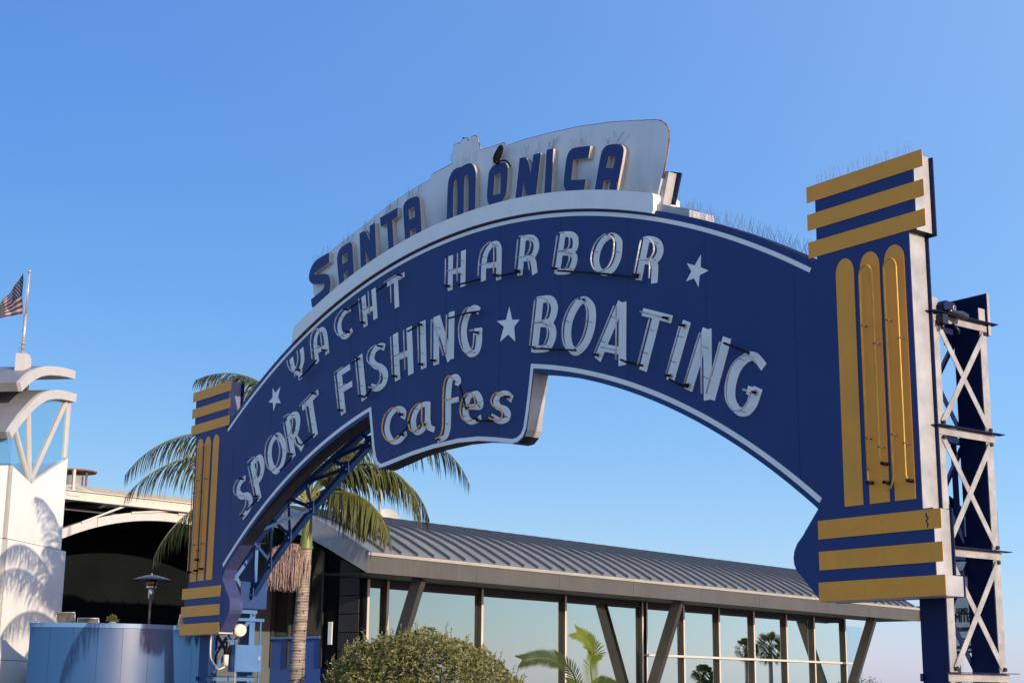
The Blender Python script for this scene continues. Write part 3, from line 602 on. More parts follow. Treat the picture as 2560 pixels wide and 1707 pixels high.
def terrace_chair(c, rot, lab):
    t = empty('terrace_chair', Vector(c)+PZ*2.08, lab, 'chair', 'chairs behind the blue parapet')
    c = Vector(c)+PZ*2.08; ax = Vector((math.cos(rot), math.sin(rot), 0)); ay = Vector((-math.sin(rot), math.cos(rot), 0))
    b = MB(); b.box(c+PZ*0.45, ax*0.25, ay*0.25, PZ*0.015); b.build('seat', 'taupe_chair', t)
    b = MB(); b.box(c+PZ*0.92-ax*0.29, ax*0.012+PZ*0.0, ay*0.23, PZ*0.28-ax*0.05); b.build('backrest', 'taupe_chair', t)
    for sg_ in (-1, 1):
        b = MB(); b.tube(smooth([c+ay*.25*sg_+ax*.2, c+ay*.25*sg_+ax*.22+PZ*.62, c+ay*.25*sg_-ax*.2+PZ*.66], 5), 0.014, 6); b.tube(smooth([c+ay*.25*sg_-ax*.2, c+ay*.25*sg_-ax*.25+PZ*.5, c+ay*.25*sg_-ax*.35+PZ*1.22], 5), 0.016, 6); b.build('frame_leg', 'pole', t)
    b = MB(); b.tube([c+ay*.25-ax*.35+PZ*1.22, c-ay*.25-ax*.35+PZ*1.22], 0.016, 6); b.build('top_rail', 'pole', t)
terrace_chair((-19.0, 2.35, 0), 2.2, 'taupe sling chair with its back to the doorway beside the white tower')
terrace_chair((-19.35, 2.95, -.1), 2.5, 'low taupe chair between the doorway chair and the pot plant')
terrace_chair((-18.15, 4.35, 0), -2.2, 'pale framed chair right of the patio heater')
pp = empty('potted_plant', (-18.67, 3.19, 2.08), 'small bushy green pot plant on the terrace table', 'plant')
lathe([(0.0, 3.0), (0.07, 3.0), (0.09, 3.12), (0.085, 3.13), (0.0, 3.1)], (-18.67, 3.19, 0), 'terracotta', 'pot', pp, 14)
lathe([(0.0, 2.08), (0.25, 2.09), (0.05, 2.12), (0.04, 2.94), (0.38, 2.96), (0.38, 2.99), (0, 2.995)], (-18.67, 3.19, 0), 'grey', 'stand', pp, 20)
rnd = random.Random(3); b = MB()
for k in range(240):
    a, e = rnd.uniform(0, 2*math.pi), rnd.uniform(-0.1, 1.5); rr = rnd.uniform(0.05, 0.14)
    c = Vector((-18.67, 3.19, 3.13)) + Vector((math.cos(a)*math.cos(e), math.sin(a)*math.cos(e), math.sin(e)))*rr
    d = Vector((rnd.uniform(-1, 1), rnd.uniform(-1, 1), rnd.uniform(-.3, 1))).normalized(); sd_ = d.orthogonal().normalized()
    b.add([c, c+d*.03+sd_*.014, c+d*.06, c+d*.03-sd_*.014], [(0, 1, 2, 3)])
b.build('foliage', 'shrub', pp, recalc=False)
# ------------------------------------------------------------------ the arch sign (front face in the plane y = 0)
ZS = 2.476; CX, CZ = -0.04, -7.35+ZS
def arc(x, r): return CZ + math.sqrt(r*r-(x-CX)**2)
LET=[('Y','a',[('s',[(-4.09,6.815),(-4.047,6.676),(-4.045,6.583),(-4.085,6.498),(-4.099,6.409)]),('',[(-4.109,6.476),(-4.086,6.318)]),('s',[(-4.409,6.713),(-4.356,6.582),(-4.262,6.481),(-4.099,6.415)])]),('A','a',[('s',[(-3.564,6.495),(-3.634,6.723),(-3.656,6.87),(-3.598,6.976),(-3.466,7.004),(-3.367,6.922),(-3.316,6.771),(-3.27,6.587)]),('',[(-3.615,6.674),(-3.302,6.717)])]),('C','a',[('s',[(-2.618,7.162),(-2.739,7.153),(-2.867,7.092),(-2.933,6.99),(-2.914,6.884),(-2.836,6.797),(-2.749,6.762),(-2.655,6.774),(-2.554,6.835)])]),('H','a',[('',[(-2.259,7.293),(-2.166,6.813)]),('',[(-1.979,7.347),(-1.896,6.874)]),('',[(-2.206,7.026),(-1.933,7.059)])]),('T','a',[('',[(-1.607,7.334),(-1.146,7.387)]),('',[(-1.37,7.359),(-1.319,6.933)])]),('H','a',[('',[(0.021,7.403),(0.022,6.912)]),('',[(0.324,7.407),(0.325,6.901)]),('',[(0.02,7.163),(0.323,7.142)])]),('A','a',[('s',[(0.796,6.88),(0.805,7.1),(0.846,7.243),(0.946,7.321),(1.056,7.336),(1.119,7.289),(1.143,7.192),(1.139,6.824)]),('',[(0.8,7.084),(1.143,7.034)])]),('R','a',[('',[(1.669,7.289),(1.598,6.784)]),('s',[(1.656,7.269),(1.837,7.233),(1.925,7.161),(1.941,7.068),(1.878,6.985),(1.789,6.973),(1.634,6.996)]),('',[(1.85,6.967),(1.892,6.869),(1.914,6.738)])]),('B','a',[('',[(2.486,7.15),(2.367,6.644)]),('s',[(2.482,7.123),(2.643,7.084),(2.722,7.014),(2.722,6.912),(2.656,6.868),(2.434,6.9)]),('s',[(2.434,6.9),(2.632,6.847),(2.708,6.775),(2.684,6.687),(2.596,6.629),(2.367,6.669)])]),('O','a',[('c',[(3.43,6.882),(3.533,6.801),(3.546,6.708),(3.516,6.58),(3.426,6.479),(3.292,6.456),(3.172,6.519),(3.123,6.637),(3.151,6.753),(3.226,6.842),(3.328,6.883)])]),('R','a',[('',[(4.037,6.728),(3.881,6.242)]),('s',[(4.026,6.704),(4.172,6.652),(4.244,6.577),(4.253,6.488),(4.2,6.427),(4.127,6.411),(3.948,6.46)]),('',[(4.137,6.419),(4.167,6.333),(4.151,6.148)])]),('S','b',[('s',[(-5.799,4.952),(-5.946,4.896),(-6.028,4.805),(-5.998,4.712),(-5.879,4.658),(-5.716,4.652),(-5.598,4.592),(-5.573,4.5),(-5.658,4.396),(-5.828,4.307)])]),('P','b',[('',[(-5.585,5.154),(-5.266,4.551)]),('s',[(-5.606,5.136),(-5.463,5.205),(-5.335,5.225),(-5.235,5.127),(-5.222,4.992),(-5.301,4.875),(-5.5,4.821)])]),('O','b',[('c',[(-4.747,5.511),(-4.6,5.422),(-4.512,5.28),(-4.51,5.148),(-4.582,5.018),(-4.732,4.947),(-4.892,5.03),(-4.983,5.188),(-4.983,5.35),(-4.895,5.466)])]),('R','b',[('',[(-4.447,5.724),(-4.198,5.103)]),('s',[(-4.452,5.718),(-4.311,5.772),(-4.178,5.764),(-4.107,5.679),(-4.116,5.55),(-4.181,5.449),(-4.335,5.389)]),('',[(-4.216,5.447),(-3.924,5.214)])]),('T','b',[('',[(-3.981,5.845),(-3.505,6.031)]),('',[(-3.754,5.954),(-3.532,5.355)])]),('F','b',[('',[(-2.893,6.239),(-2.723,5.583)]),('',[(-2.925,6.206),(-2.58,6.272)]),('',[(-2.826,5.948),(-2.5,6.006)])]),('I','b',[('',[(-2.306,6.401),(-2.143,5.71)])]),('S','b',[('s',[(-1.621,6.404),(-1.74,6.44),(-1.884,6.41),(-1.958,6.326),(-1.942,6.244),(-1.848,6.174),(-1.712,6.122),(-1.602,6.038),(-1.579,5.939),(-1.643,5.854),(-1.785,5.83),(-1.961,5.876)])]),('H','b',[('',[(-1.342,6.556),(-1.25,5.862)]),('',[(-0.985,6.582),(-0.908,5.894)]),('',[(-1.291,6.193),(-0.943,6.213)])]),('I','b',[('',[(-0.639,6.606),(-0.586,5.924)])]),('N','b',[('',[(-0.3,6.609),(-0.279,5.926)]),('',[(-0.274,6.59),(0.054,5.939)]),('',[(0.071,6.603),(0.073,5.943)])]),('G','b',[('s',[(0.716,6.488),(0.607,6.545),(0.495,6.528),(0.407,6.429),(0.365,6.291),(0.393,6.13),(0.462,6.006),(0.552,5.938),(0.659,5.95),(0.709,6.03),(0.719,6.138),(0.72,6.244)]),('',[(0.606,6.227),(0.771,6.208)])]),('B','b',[('',[(2.035,6.422),(1.917,5.726)]),('s',[(2.023,6.379),(2.222,6.347),(2.31,6.251),(2.301,6.144),(2.211,6.059),(1.963,6.082)]),('s',[(1.963,6.082),(2.212,6.028),(2.288,5.913),(2.25,5.796),(2.152,5.735),(1.904,5.768)])]),('O','b',[('c',[(2.91,6.197),(3.018,6.104),(3.047,5.97),(3.012,5.804),(2.909,5.657),(2.74,5.588),(2.617,5.685),(2.577,5.845),(2.61,6.0),(2.699,6.121),(2.803,6.192)])]),('A','b',[('',[(3.577,6.037),(3.14,5.428)]),('',[(3.599,6.033),(3.585,5.284)]),('',[(3.253,5.552),(3.593,5.45)])]),('T','b',[('',[(3.946,5.852),(4.435,5.671)]),('',[(4.188,5.76),(3.941,5.166)])]),('I','b',[('',[(4.679,5.604),(4.393,4.977)])]),('N','b',[('',[(4.99,5.46),(4.681,4.828)]),('',[(4.997,5.452),(4.988,4.675)]),('',[(5.297,5.306),(5.028,4.676)])]),('G','b',[('s',[(5.822,4.899),(5.7,5.03),(5.566,5.036),(5.435,4.955),(5.348,4.791),(5.345,4.626),(5.432,4.499),(5.547,4.475),(5.644,4.534),(5.696,4.624),(5.732,4.696)]),('',[(5.577,4.695),(5.751,4.632)])]),('c','c',[('s',[(-1.089,5.294),(-1.068,5.366),(-1.144,5.435),(-1.272,5.449),(-1.424,5.374),(-1.493,5.249),(-1.47,5.129),(-1.372,5.024),(-1.26,4.983),(-1.134,5.0),(-0.988,5.084)])]),('a','c',[('s',[(-0.419,5.401),(-0.576,5.418),(-0.716,5.375),(-0.798,5.283),(-0.815,5.194),(-0.776,5.098),(-0.686,5.046),(-0.578,5.072),(-0.465,5.17)]),('s',[(-0.468,5.43),(-0.464,5.294),(-0.457,5.169),(-0.418,5.091),(-0.362,5.058),(-0.291,5.035)])]),('f','c',[('s',[(0.233,5.56),(0.25,5.626),(0.181,5.687),(0.095,5.672),(0.044,5.591),(0.028,5.437),(0.032,5.27),(0.035,5.103),(0.022,4.984),(-0.043,4.898),(-0.207,4.877)]),('',[(0.028,5.368),(0.267,5.371)])]),('e','c',[('s',[(0.459,5.237),(0.627,5.217),(0.759,5.198),(0.757,5.287),(0.696,5.366),(0.631,5.39),(0.521,5.365),(0.449,5.266),(0.439,5.158),(0.501,5.063),(0.595,5.023),(0.687,5.027),(0.788,5.054)])]),('s','c',[('s',[(1.46,5.195),(1.324,5.287),(1.192,5.293),(1.123,5.223),(1.168,5.144),(1.31,5.085),(1.367,5.009),(1.329,4.951),(1.207,4.952),(1.015,5.034)])])]
STAR=[[(4.917,6.315),(4.909,6.172),(5.034,6.108),(4.892,6.084),(4.869,5.956),(4.803,6.07),(4.674,6.06),(4.761,6.156),(4.691,6.267),(4.816,6.213)],[(1.376,6.419),(1.442,6.231),(1.601,6.205),(1.485,6.131),(1.512,5.934),(1.361,6.053),(1.185,5.989),(1.266,6.172),(1.112,6.277),(1.31,6.256)],[(-5.0,6.321),(-4.901,6.223),(-4.739,6.299),(-4.798,6.144),(-4.703,6.03),(-4.861,6.056),(-4.933,5.934),(-4.967,6.074),(-5.116,6.103),(-4.982,6.166)]]
LINK=[('w',[(-3.958,6.307),(-3.694,6.394),(-3.45,6.508)]),('w',[(-2.577,7.133),(-2.401,7.155),(-2.204,7.192)]),('w',[(-1.751,7.249),(-1.475,7.302)]),('w',[(-5.523,4.391),(-5.357,4.472),(-5.161,4.55)]),('w',[(-4.465,4.923),(-4.321,4.972),(-4.097,5.09)]),('w',[(-4.005,5.38),(-3.939,5.286),(-3.821,5.24),(-3.42,5.363)]),('w',[(-2.392,6.273),(-2.221,6.312)]),('w',[(-2.071,5.743),(-2.002,5.715),(-1.806,5.811)]),('w',[(-0.891,6.493),(-0.602,6.527)]),('w',[(0.118,6.489),(0.577,6.475),(0.838,6.446)]),('w',[(0.324,6.913),(0.847,6.879)]),('w',[(1.148,6.857),(1.31,6.83),(1.704,6.794)]),('w',[(2.493,6.64),(3.344,6.418),(3.964,6.241)]),('w',[(1.997,5.75),(2.84,5.578)]),('w',[(3.655,5.33),(3.751,5.285),(4.034,5.196)]),('w',[(4.467,4.973),(4.604,4.903),(4.759,4.839)]),('w',[(5.331,5.23),(5.698,5.056)]),('k',[(-0.986,5.05),(-0.865,5.109),(-0.787,5.212)]),('k',[(0.411,5.532),(0.491,5.378),(0.571,5.181)]),('k',[(0.805,4.999),(1.182,4.948)])]
CREST=[('S',[[(-3.288,8.195),(-3.61,8.175),(-3.748,8.144),(-3.846,8.072),(-3.899,7.99),(-3.903,7.904),(-3.862,7.842),(-3.772,7.789),(-3.655,7.762),(-3.437,7.732),(-3.385,7.705),(-3.417,7.634),(-3.805,7.546),(-3.764,7.412),(-3.329,7.457),(-3.235,7.529),(-3.2,7.664),(-3.233,7.775),(-3.295,7.84),(-3.39,7.879),(-3.59,7.909),(-3.719,7.931),(-3.726,7.959),(-3.633,7.976),(-3.276,8.033)]]),('A',[[(-2.938,7.571),(-3.039,8.006),(-3.038,8.071),(-2.995,8.159),(-2.888,8.2),(-2.708,8.219),(-2.647,8.212),(-2.602,8.172),(-2.58,8.097),(-2.511,7.647),(-2.667,7.629),(-2.691,7.773),(-2.822,7.759),(-2.78,7.602)],[(-2.883,8.052),(-2.734,8.063),(-2.718,7.929),(-2.861,7.905)]]),('N',[[(-2.395,8.287),(-2.227,8.302),(-2.093,8.111),(-2.102,8.335),(-1.96,8.35),(-1.878,7.749),(-2.021,7.73),(-2.204,7.979),(-2.155,7.709),(-2.312,7.693)]]),('T',[[(-1.819,8.393),(-1.336,8.429),(-1.33,8.291),(-1.476,8.277),(-1.404,7.803),(-1.547,7.792),(-1.613,8.248),(-1.788,8.247)]]),('A',[[(-1.109,7.845),(-1.192,8.38),(-1.167,8.448),(-1.072,8.485),(-0.922,8.483),(-0.815,8.466),(-0.764,8.418),(-0.747,8.365),(-0.679,7.877),(-0.827,7.864),(-0.848,8.002),(-0.99,8.006),(-0.964,7.86)],[(-1.043,8.324),(-0.883,8.329),(-0.87,8.171),(-1.014,8.164)]]),('M',[[(-0.06,7.877),(-0.054,8.428),(-0.023,8.527),(0.063,8.611),(0.174,8.627),(0.263,8.605),(0.34,8.617),(0.46,8.613),(0.558,8.567),(0.615,8.46),(0.622,8.353),(0.616,7.849),(0.457,7.856),(0.461,8.423),(0.399,8.462),(0.345,8.434),(0.344,7.857),(0.198,7.867),(0.191,8.436),(0.135,8.464),(0.087,8.417),(0.094,7.866)]]),('O',[[(0.914,8.332),(0.932,8.369),(1.0,8.415),(1.095,8.426),(1.265,8.398),(1.317,8.36),(1.348,8.309),(1.346,8.214),(1.328,7.986),(1.302,7.923),(1.222,7.868),(1.131,7.862),(0.966,7.881),(0.924,7.902),(0.891,7.972),(0.883,8.051)],[(1.05,8.277),(1.19,8.271),(1.186,7.985),(1.029,8.003)]]),('N',[[(1.606,8.359),(1.764,8.34),(1.844,8.093),(1.904,8.325),(2.054,8.307),(1.951,7.737),(1.786,7.761),(1.689,8.016),(1.659,7.781),(1.515,7.8)]]),('I',[[(2.174,8.314),(2.315,8.288),(2.272,7.678),(2.128,7.707)]]),('C',[[(3.045,8.117),(2.769,8.176),(2.661,8.183),(2.597,8.135),(2.561,8.024),(2.52,7.782),(2.534,7.706),(2.589,7.647),(2.921,7.567),(2.951,7.709),(2.671,7.776),(2.715,8.029),(3.01,7.967)]]),('A',[[(3.117,7.495),(3.237,7.942),(3.28,8.006),(3.366,8.04),(3.603,7.978),(3.661,7.921),(3.672,7.854),(3.525,7.388),(3.387,7.413),(3.422,7.571),(3.295,7.601),(3.255,7.447)],[(3.391,7.885),(3.514,7.843),(3.466,7.709),(3.339,7.748)]])]
BOARD=[(-3.809,7.552),(-3.907,7.824),(-3.944,7.966),(-3.817,8.166),(-3.415,8.235),(-2.806,8.357),(-2.288,8.446),(-1.923,8.528),(-1.663,8.571),(-1.122,8.643),(-0.598,8.677),(-0.589,8.729),(-0.549,8.739),(-0.05,8.766),(-0.09,8.818),(-0.092,8.886),(-0.044,8.94),(-0.036,9.026),(0.072,9.026),(0.117,8.999),(0.139,9.029),(0.209,9.056),(0.287,9.04),(0.31,8.989),(0.356,8.986),(0.36,9.019),(0.462,9.025),(0.506,9.002),(0.52,8.912),(0.574,8.883),(0.588,8.773),(0.833,8.743),(1.125,8.726),(1.163,8.706),(1.178,8.659),(1.612,8.633),(2.194,8.557),(2.75,8.472),(3.366,8.344),(4.11,8.147),(4.237,8.098),(4.315,8.026),(4.36,7.933),(4.366,7.831),(4.307,7.601),(4.24,7.396),(4.158,7.194)]
TABE=[(-2.014,5.437),(-1.856,5.001),(-1.812,4.819),(-1.751,4.695),(-1.65,4.643),(-1.542,4.649),(-1.203,4.695),(-0.832,4.747),(-0.312,4.781),(0.266,4.786),(0.73,4.755),(1.177,4.688),(1.49,4.62),(1.609,4.626),(1.717,4.693),(1.758,4.77),(1.813,5.061),(1.887,5.496)]
TABT=[(1.866,5.551),(1.827,5.297),(1.772,5.005),(1.724,4.795),(1.667,4.71),(1.574,4.668),(1.472,4.659),(1.089,4.73),(0.729,4.785),(0.265,4.816),(-0.313,4.809),(-0.834,4.775),(-1.544,4.698),(-1.652,4.692),(-1.742,4.741),(-1.802,4.83),(-1.856,5.001),(-1.953,5.536)]

RTOP, RBOT = 12.61, 10.52
sign = empty('entrance_sign', (0, 0.12, ZS), 'large navy arched neon sign with amber striped end columns spanning the picture', 'sign')
def lin(a, b, n): return [a+(b-a)*i/n for i in range(n+1)]
def tabz(x):
    T = TABE
    for (x0, z0), (x1, z1) in zip(T[:-1], T[1:]):
        if x0 <= x <= x1: return z0+(z1-z0)*(x-x0)/max(1e-6, x1-x0)
    return arc(x, RBOT)
T0, T1 = -2.03, 1.895
TABE = [(T0, arc(T0, RBOT))] + [p for p in TABE if T0 < p[0] < T1-0.01] + [(T1, arc(T1, RBOT))]
bra = [(6.489, .891), (6.40, .79), (6.316, .694), (6.291, .661), (6.20, .575), (6.158, .50), (6.147, .436), (6.155, .37), (6.185, .31), (6.28, .219), (6.47, .02)]
bra = [(x, z+ZS) for x, z in bra]
def colside(sg):   # outline of a column from the arch spring round the outside to the foot, for sg = +-1
    return [(sg*x, z+ZS) for x, z in ((6.594, 3.38), (6.594, 4.20), (7.84, 4.20), (7.84, 3.43), (7.75, 3.43), (7.75, .79), (7.865, .79), (7.865, 0.0), (6.47, 0.0))]
right = colside(1); left = colside(-1)
outline = [(x, arc(x, RTOP)) for x in lin(-6.594, 6.594, 70)] + right[1:-1] + [(x, z) for x, z in bra[::-1]] + [(x, arc(x, RBOT)) for x in lin(6.40, T1, 34)] + TABE[::-1][1:-1] + [(x, arc(x, RBOT)) for x in lin(T0, -6.40, 34)] + [(-x, z) for x, z in bra] + left[1:-1][::-1]
body = MB(); body.prism([outline], xz, 0.009, 0.235, mi=0, mside=1)
# sideways sheets: sun sheen painted pale at right, shade tinted at left; undersides dark
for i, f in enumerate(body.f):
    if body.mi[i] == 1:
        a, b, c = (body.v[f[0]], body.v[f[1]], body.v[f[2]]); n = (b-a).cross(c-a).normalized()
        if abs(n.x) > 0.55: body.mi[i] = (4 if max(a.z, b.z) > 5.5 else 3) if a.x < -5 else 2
body.build('cabinet', ['navy_dark', 'under', 'sheen_side', 'left_shade', 'left_top_shade'], sign)
# face sheets, one per riveted panel
SE = [-6.492, -6.27, -5.02, -3.80, -2.57, -1.35, -0.09, 1.17, 2.42, 3.69, 4.98, 6.27, 6.492]
for a, b in zip(SE[:-1], SE[1:]):
    a2, b2 = a+(0.002 if a > -6.4 else 0.0), b-(0.002 if b < 6.4 else 0.0)
    xs = sorted(set([round(x, 4) for x in lin(a2, b2, 14)] + [p[0] for p in TABE if a2 < p[0] < b2] + ([T0, T0-1e-3] if a2 < T0 < b2 else []) + ([T1, T1+1e-3] if a2 < T1 < b2 else [])))
    lp = [(x, arc(x, RTOP)) for x in lin(a2, b2, 14)] + [(x, tabz(x) if T0 <= x <= T1 else arc(x, RBOT)) for x in reversed(xs)]
    p = MB(); p.prism([lp], xz, 0.0, 0.006); p.build('face_panel', 'navy', sign)
for sg in (1, -1):
    lp = [(sg*6.4925, arc(6.4925, RBOT))] + [(sg*x, z) for x, z in bra] + [(sg*7.865, ZS), (sg*7.865, .79+ZS), (sg*7.75, .79+ZS), (sg*7.75, 3.43+ZS), (sg*7.84, 3.43+ZS), (sg*7.84, 4.19+ZS), (sg*6.594, 4.19+ZS), (sg*6.594, arc(6.594, RTOP)), (sg*6.4925, arc(6.4925, RTOP))]
    p = MB(); p.prism([lp], xz, 0.0, 0.006); p.build('face_panel', 'navy', sign)
    # wider back sheets whose lip shows behind the side walls
    for x0, x1, z0, z1 in ((6.50, 7.885, 3.40, 4.19), (6.9, 7.785, 0.8, 3.42), (6.48, 7.895, 0.16, 0.80)):
        p = MB(); p.abox(min(sg*x0, sg*x1), max(sg*x0, sg*x1), 0.237, 0.252, z0+ZS, z1+ZS); p.build('back_sheet', 'navy_dark', sign)
    # amber bars
    for z0, z1 in ((4.03, 4.20), (3.734, 3.903), (3.44, 3.609), (0.597, 0.777), (0.298, 0.477)):
        p = MB(); p.abox(min(sg*6.487, sg*7.957), max(sg*6.487, sg*7.957), -0.0075, -0.003, z0+ZS, z1+ZS); p.build('amber_bar', 'amber', sign)
    p = MB(); p.abox(min(sg*6.47, sg*7.968), max(sg*6.47, sg*7.968), -0.0075, -0.003, ZS-.002, .181+ZS); p.build('amber_bar', 'amber', sign)
    p = MB(); p.abox(min(sg*6.48, sg*7.966), max(sg*6.48, sg*7.966), 0.002, 0.25, ZS-.006, .176+ZS); p.build('plinth_box', 'sheen_side', sign)
    p = MB(); p.abox(min(sg*6.46, sg*7.99), max(sg*6.46, sg*7.975), 0.254, 0.268, ZS-.01, .19+ZS); p.build('back_sheet', 'navy_dark', sign)
    if sg == 1:
        p = MB(); ribbon_pts = [(7.80, .745), (7.79, .72), (7.815, .70), (7.79, .67), (7.81, .645), (7.80, .615)]
        for (qx, qz), (rx, rz) in zip(ribbon_pts[:-1], ribbon_pts[1:]): p.bar((qx, -.0085, qz+ZS), (rx, -.0085, rz+ZS), .014, .0015, side=(1, 0, 0))
        p.build('paint_scuff', 'bolt', sign, kind='stuff')
    # fluted shaft
    for k, (x0, x1) in enumerate(((6.835, 7.065), (7.145, 7.385), (7.445, 7.685))):
        xm, hw = (x0+x1)/2, (x1-x0)/2
        lp = [(sg*(xm-hw), .885+ZS), (sg*(xm+hw), .885+ZS)] + [(sg*(xm+hw*math.cos(a)), 3.19+ZS+0.15*math.sin(a)) for a in lin(0, math.pi, 14)]
        p = MB(); p.prism([lp], xz, -0.006, -0.002); fl = p.build('flute', 'amber', sign)
        if k == 0: continue
        y = -0.075; c = xm; rr = 0.075
        if k == 1: pts = [(c-rr, 1.08), (c-rr, 3.08)] + [(c-rr*math.cos(a), 3.10+rr*1.2*math.sin(a)) for a in lin(0, math.pi, 8)] + [(c+rr, 3.08), (c+rr, 1.30), (c+rr+.03, 1.24)]
        else: pts = [(c-rr*2.4, 1.06), (c-rr*2.0, 1.0), (c-rr*1.4, 1.0), (c-rr, 1.08), (c-rr, 3.08)] + [(c-rr*math.cos(a), 3.10+rr*1.2*math.sin(a)) for a in lin(0, math.pi, 8)] + [(c+rr, 3.08), (c+rr, 1.10), (c+rr+.02, 1.05)]
        p = MB(); p.tube([(sg*x, y, z+ZS) for x, z in pts], 0.0095, 7); tb = p.build('neon_tube', 'yellow_tube', fl)
        e = MB(); cl = MB()
        for x, z in (pts[0], pts[-1]):
            e.tube([(sg*x, -0.085, z+ZS), (sg*x, -0.003, z+ZS)], 0.018, 8)
        for x, z in ((c-rr, 2.6), (c+rr, 2.4), (c-rr, 1.5), (c+rr, 1.4)):
            cl.tube([(sg*x, -0.085, z+ZS), (sg*(x+.01), -0.004, z+ZS)], 0.007, 5); cl.tube([(sg*(x-.02), -0.074, z+ZS), (sg*(x+.02), -0.074, z+ZS)], 0.008, 5)
        e.build('electrode', 'black', fl, kind='stuff'); cl.build('tube_support', 'rust_edge', fl, kind='stuff')
# pale trim lines
def ribbon(b, pts, wd, y0, y1):
    n = len(pts); P = [Vector((p[0], p[1])) for p in pts]; Lf, Rt = [], []
    for i in range(n):
        d0 = (P[i]-P[i-1]).normalized() if i else (P[1]-P[0]).normalized(); d1 = (P[i+1]-P[i]).normalized() if i < n-1 else d0
        n0, n1 = Vector((-d0.y, d0.x)), Vector((-d1.y, d1.x)); mm = (n0+n1)
        mm = mm.normalized() if mm.length > 1e-6 else n0
        k = min(2.2, 1/max(0.3, mm.dot(n1))); wv = wd[i] if isinstance(wd, list) else wd
        Lf.append(P[i]+mm*wv/2*k); Rt.append(P[i]-mm*wv/2*k)
    for i in range(n-1):
        q = [Lf[i], Lf[i+1], Rt[i+1], Rt[i]]
        b.add([(p.x, y0, p.y) for p in q]+[(p.x, y1, p.y) for p in q], [(0, 1, 2, 3), (7, 6, 5, 4), (0, 4, 5, 1), (3, 2, 6, 7)] + ([(0, 3, 7, 4)] if i == 0 else []) + ([(1, 5, 6, 2)] if i == n-2 else []))
b = MB(); ribbon(b, [(x, arc(x, 12.512)) for x in lin(-6.53, 6.50, 90)], 0.05, -0.004, -0.001); b.build('trim_line', 'white', sign)
rb = 10.605
tp = [(x, arc(x, rb)) for x in lin(-6.46, -1.975, 34)] + [p for p in TABT[::-1] if p[1] < 5.45] + [(x, arc(x, rb)) for x in lin(1.868, 6.53, 34)]
b = MB(); ribbon(b, tp, 0.056, -0.004, -0.001); b.build('trim_line', 'white', sign)
# white ledge
ld = MB(); xs = lin(-4.30, 4.16, 60)
lp = [(x, arc(x, 12.80)) for x in xs] + [(4.185, arc(4.18, 12.785)), (4.185, arc(4.18, 12.61))] + [(x, arc(x, 12.57)) for x in xs[::-1]] + [(-4.345, arc(-4.34, 12.59)), (-4.34, arc(-4.34, 12.75))]
ld.prism([lp], xz, -0.04, 0.38); ld.build('ledge', 'white', sign)
b = MB(); ribbon(b, [(x, arc(x, 12.567)) for x in lin(-4.33, 4.17, 60)], 0.008, -0.0385, -0.006); b.build('ledge_edge', 'rust_edge', sign)
b = MB(); lp = [(x, arc(x, 12.69)) for x in lin(3.9, 4.72, 8)] + [(x, arc(x, 12.60)) for x in lin(4.72, 3.9, 8)]
b.prism([lp], xz, 0.02, 0.40); b.build('ledge_back_box', 'sheen_side', sign)
# crest board, its rim and the box behind
BB = round_loop(BOARD[1:] + [(x, arc(x, 12.70)) for x in lin(4.2, -3.74, 40)], 14, 62)
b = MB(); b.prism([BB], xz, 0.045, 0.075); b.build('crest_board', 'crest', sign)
b = MB(); b.tube([(p[0], 0.058, p[1]) for p in BOARD[2:-1]], 0.014, 5); b.build('crest_rim', 'rust_edge', sign)
bx = [(x, arc(x, 13.08)) for x in lin(-3.55, 4.33, 40)] + [(x, arc(x, 12.70)) for x in lin(4.22, -3.55, 40)]
b = MB(); b.prism([bx], xz, 0.077, 0.20); b.build('crest_box', 'sheen_side', sign)
bx = [(x, arc(x, 13.10)) for x in lin(-3.7, 4.40, 40)] + [(x, arc(x, 12.72)) for x in lin(4.28, -3.7, 40)]
b = MB(); b.prism([bx], xz, 0.202, 0.225); b.build('back_sheet', 'navy_dark', sign)
b = MB(); b.abox(0.175, 0.20, .05, .07, 8.95, 9.08); b.build('crest_stub', 'navy_dark', sign)
# crest letters
word = 'SANTA MONICA'.replace(' ', '')
tops = []
for (ch, loops), nm in zip(CREST, ['SANTA']*5 + ['MONICA']*6):
    b = MB(); b.prism([round_loop(lp_, 8, 70) for lp_ in loops], xz, -0.03, 0.044, mi=0, mside=1); b.build('crest_letter', ['navy', 'letter_side'], sign, label='raised navy letter %s of %s' % (ch, nm))
    tops.append(loops[0])
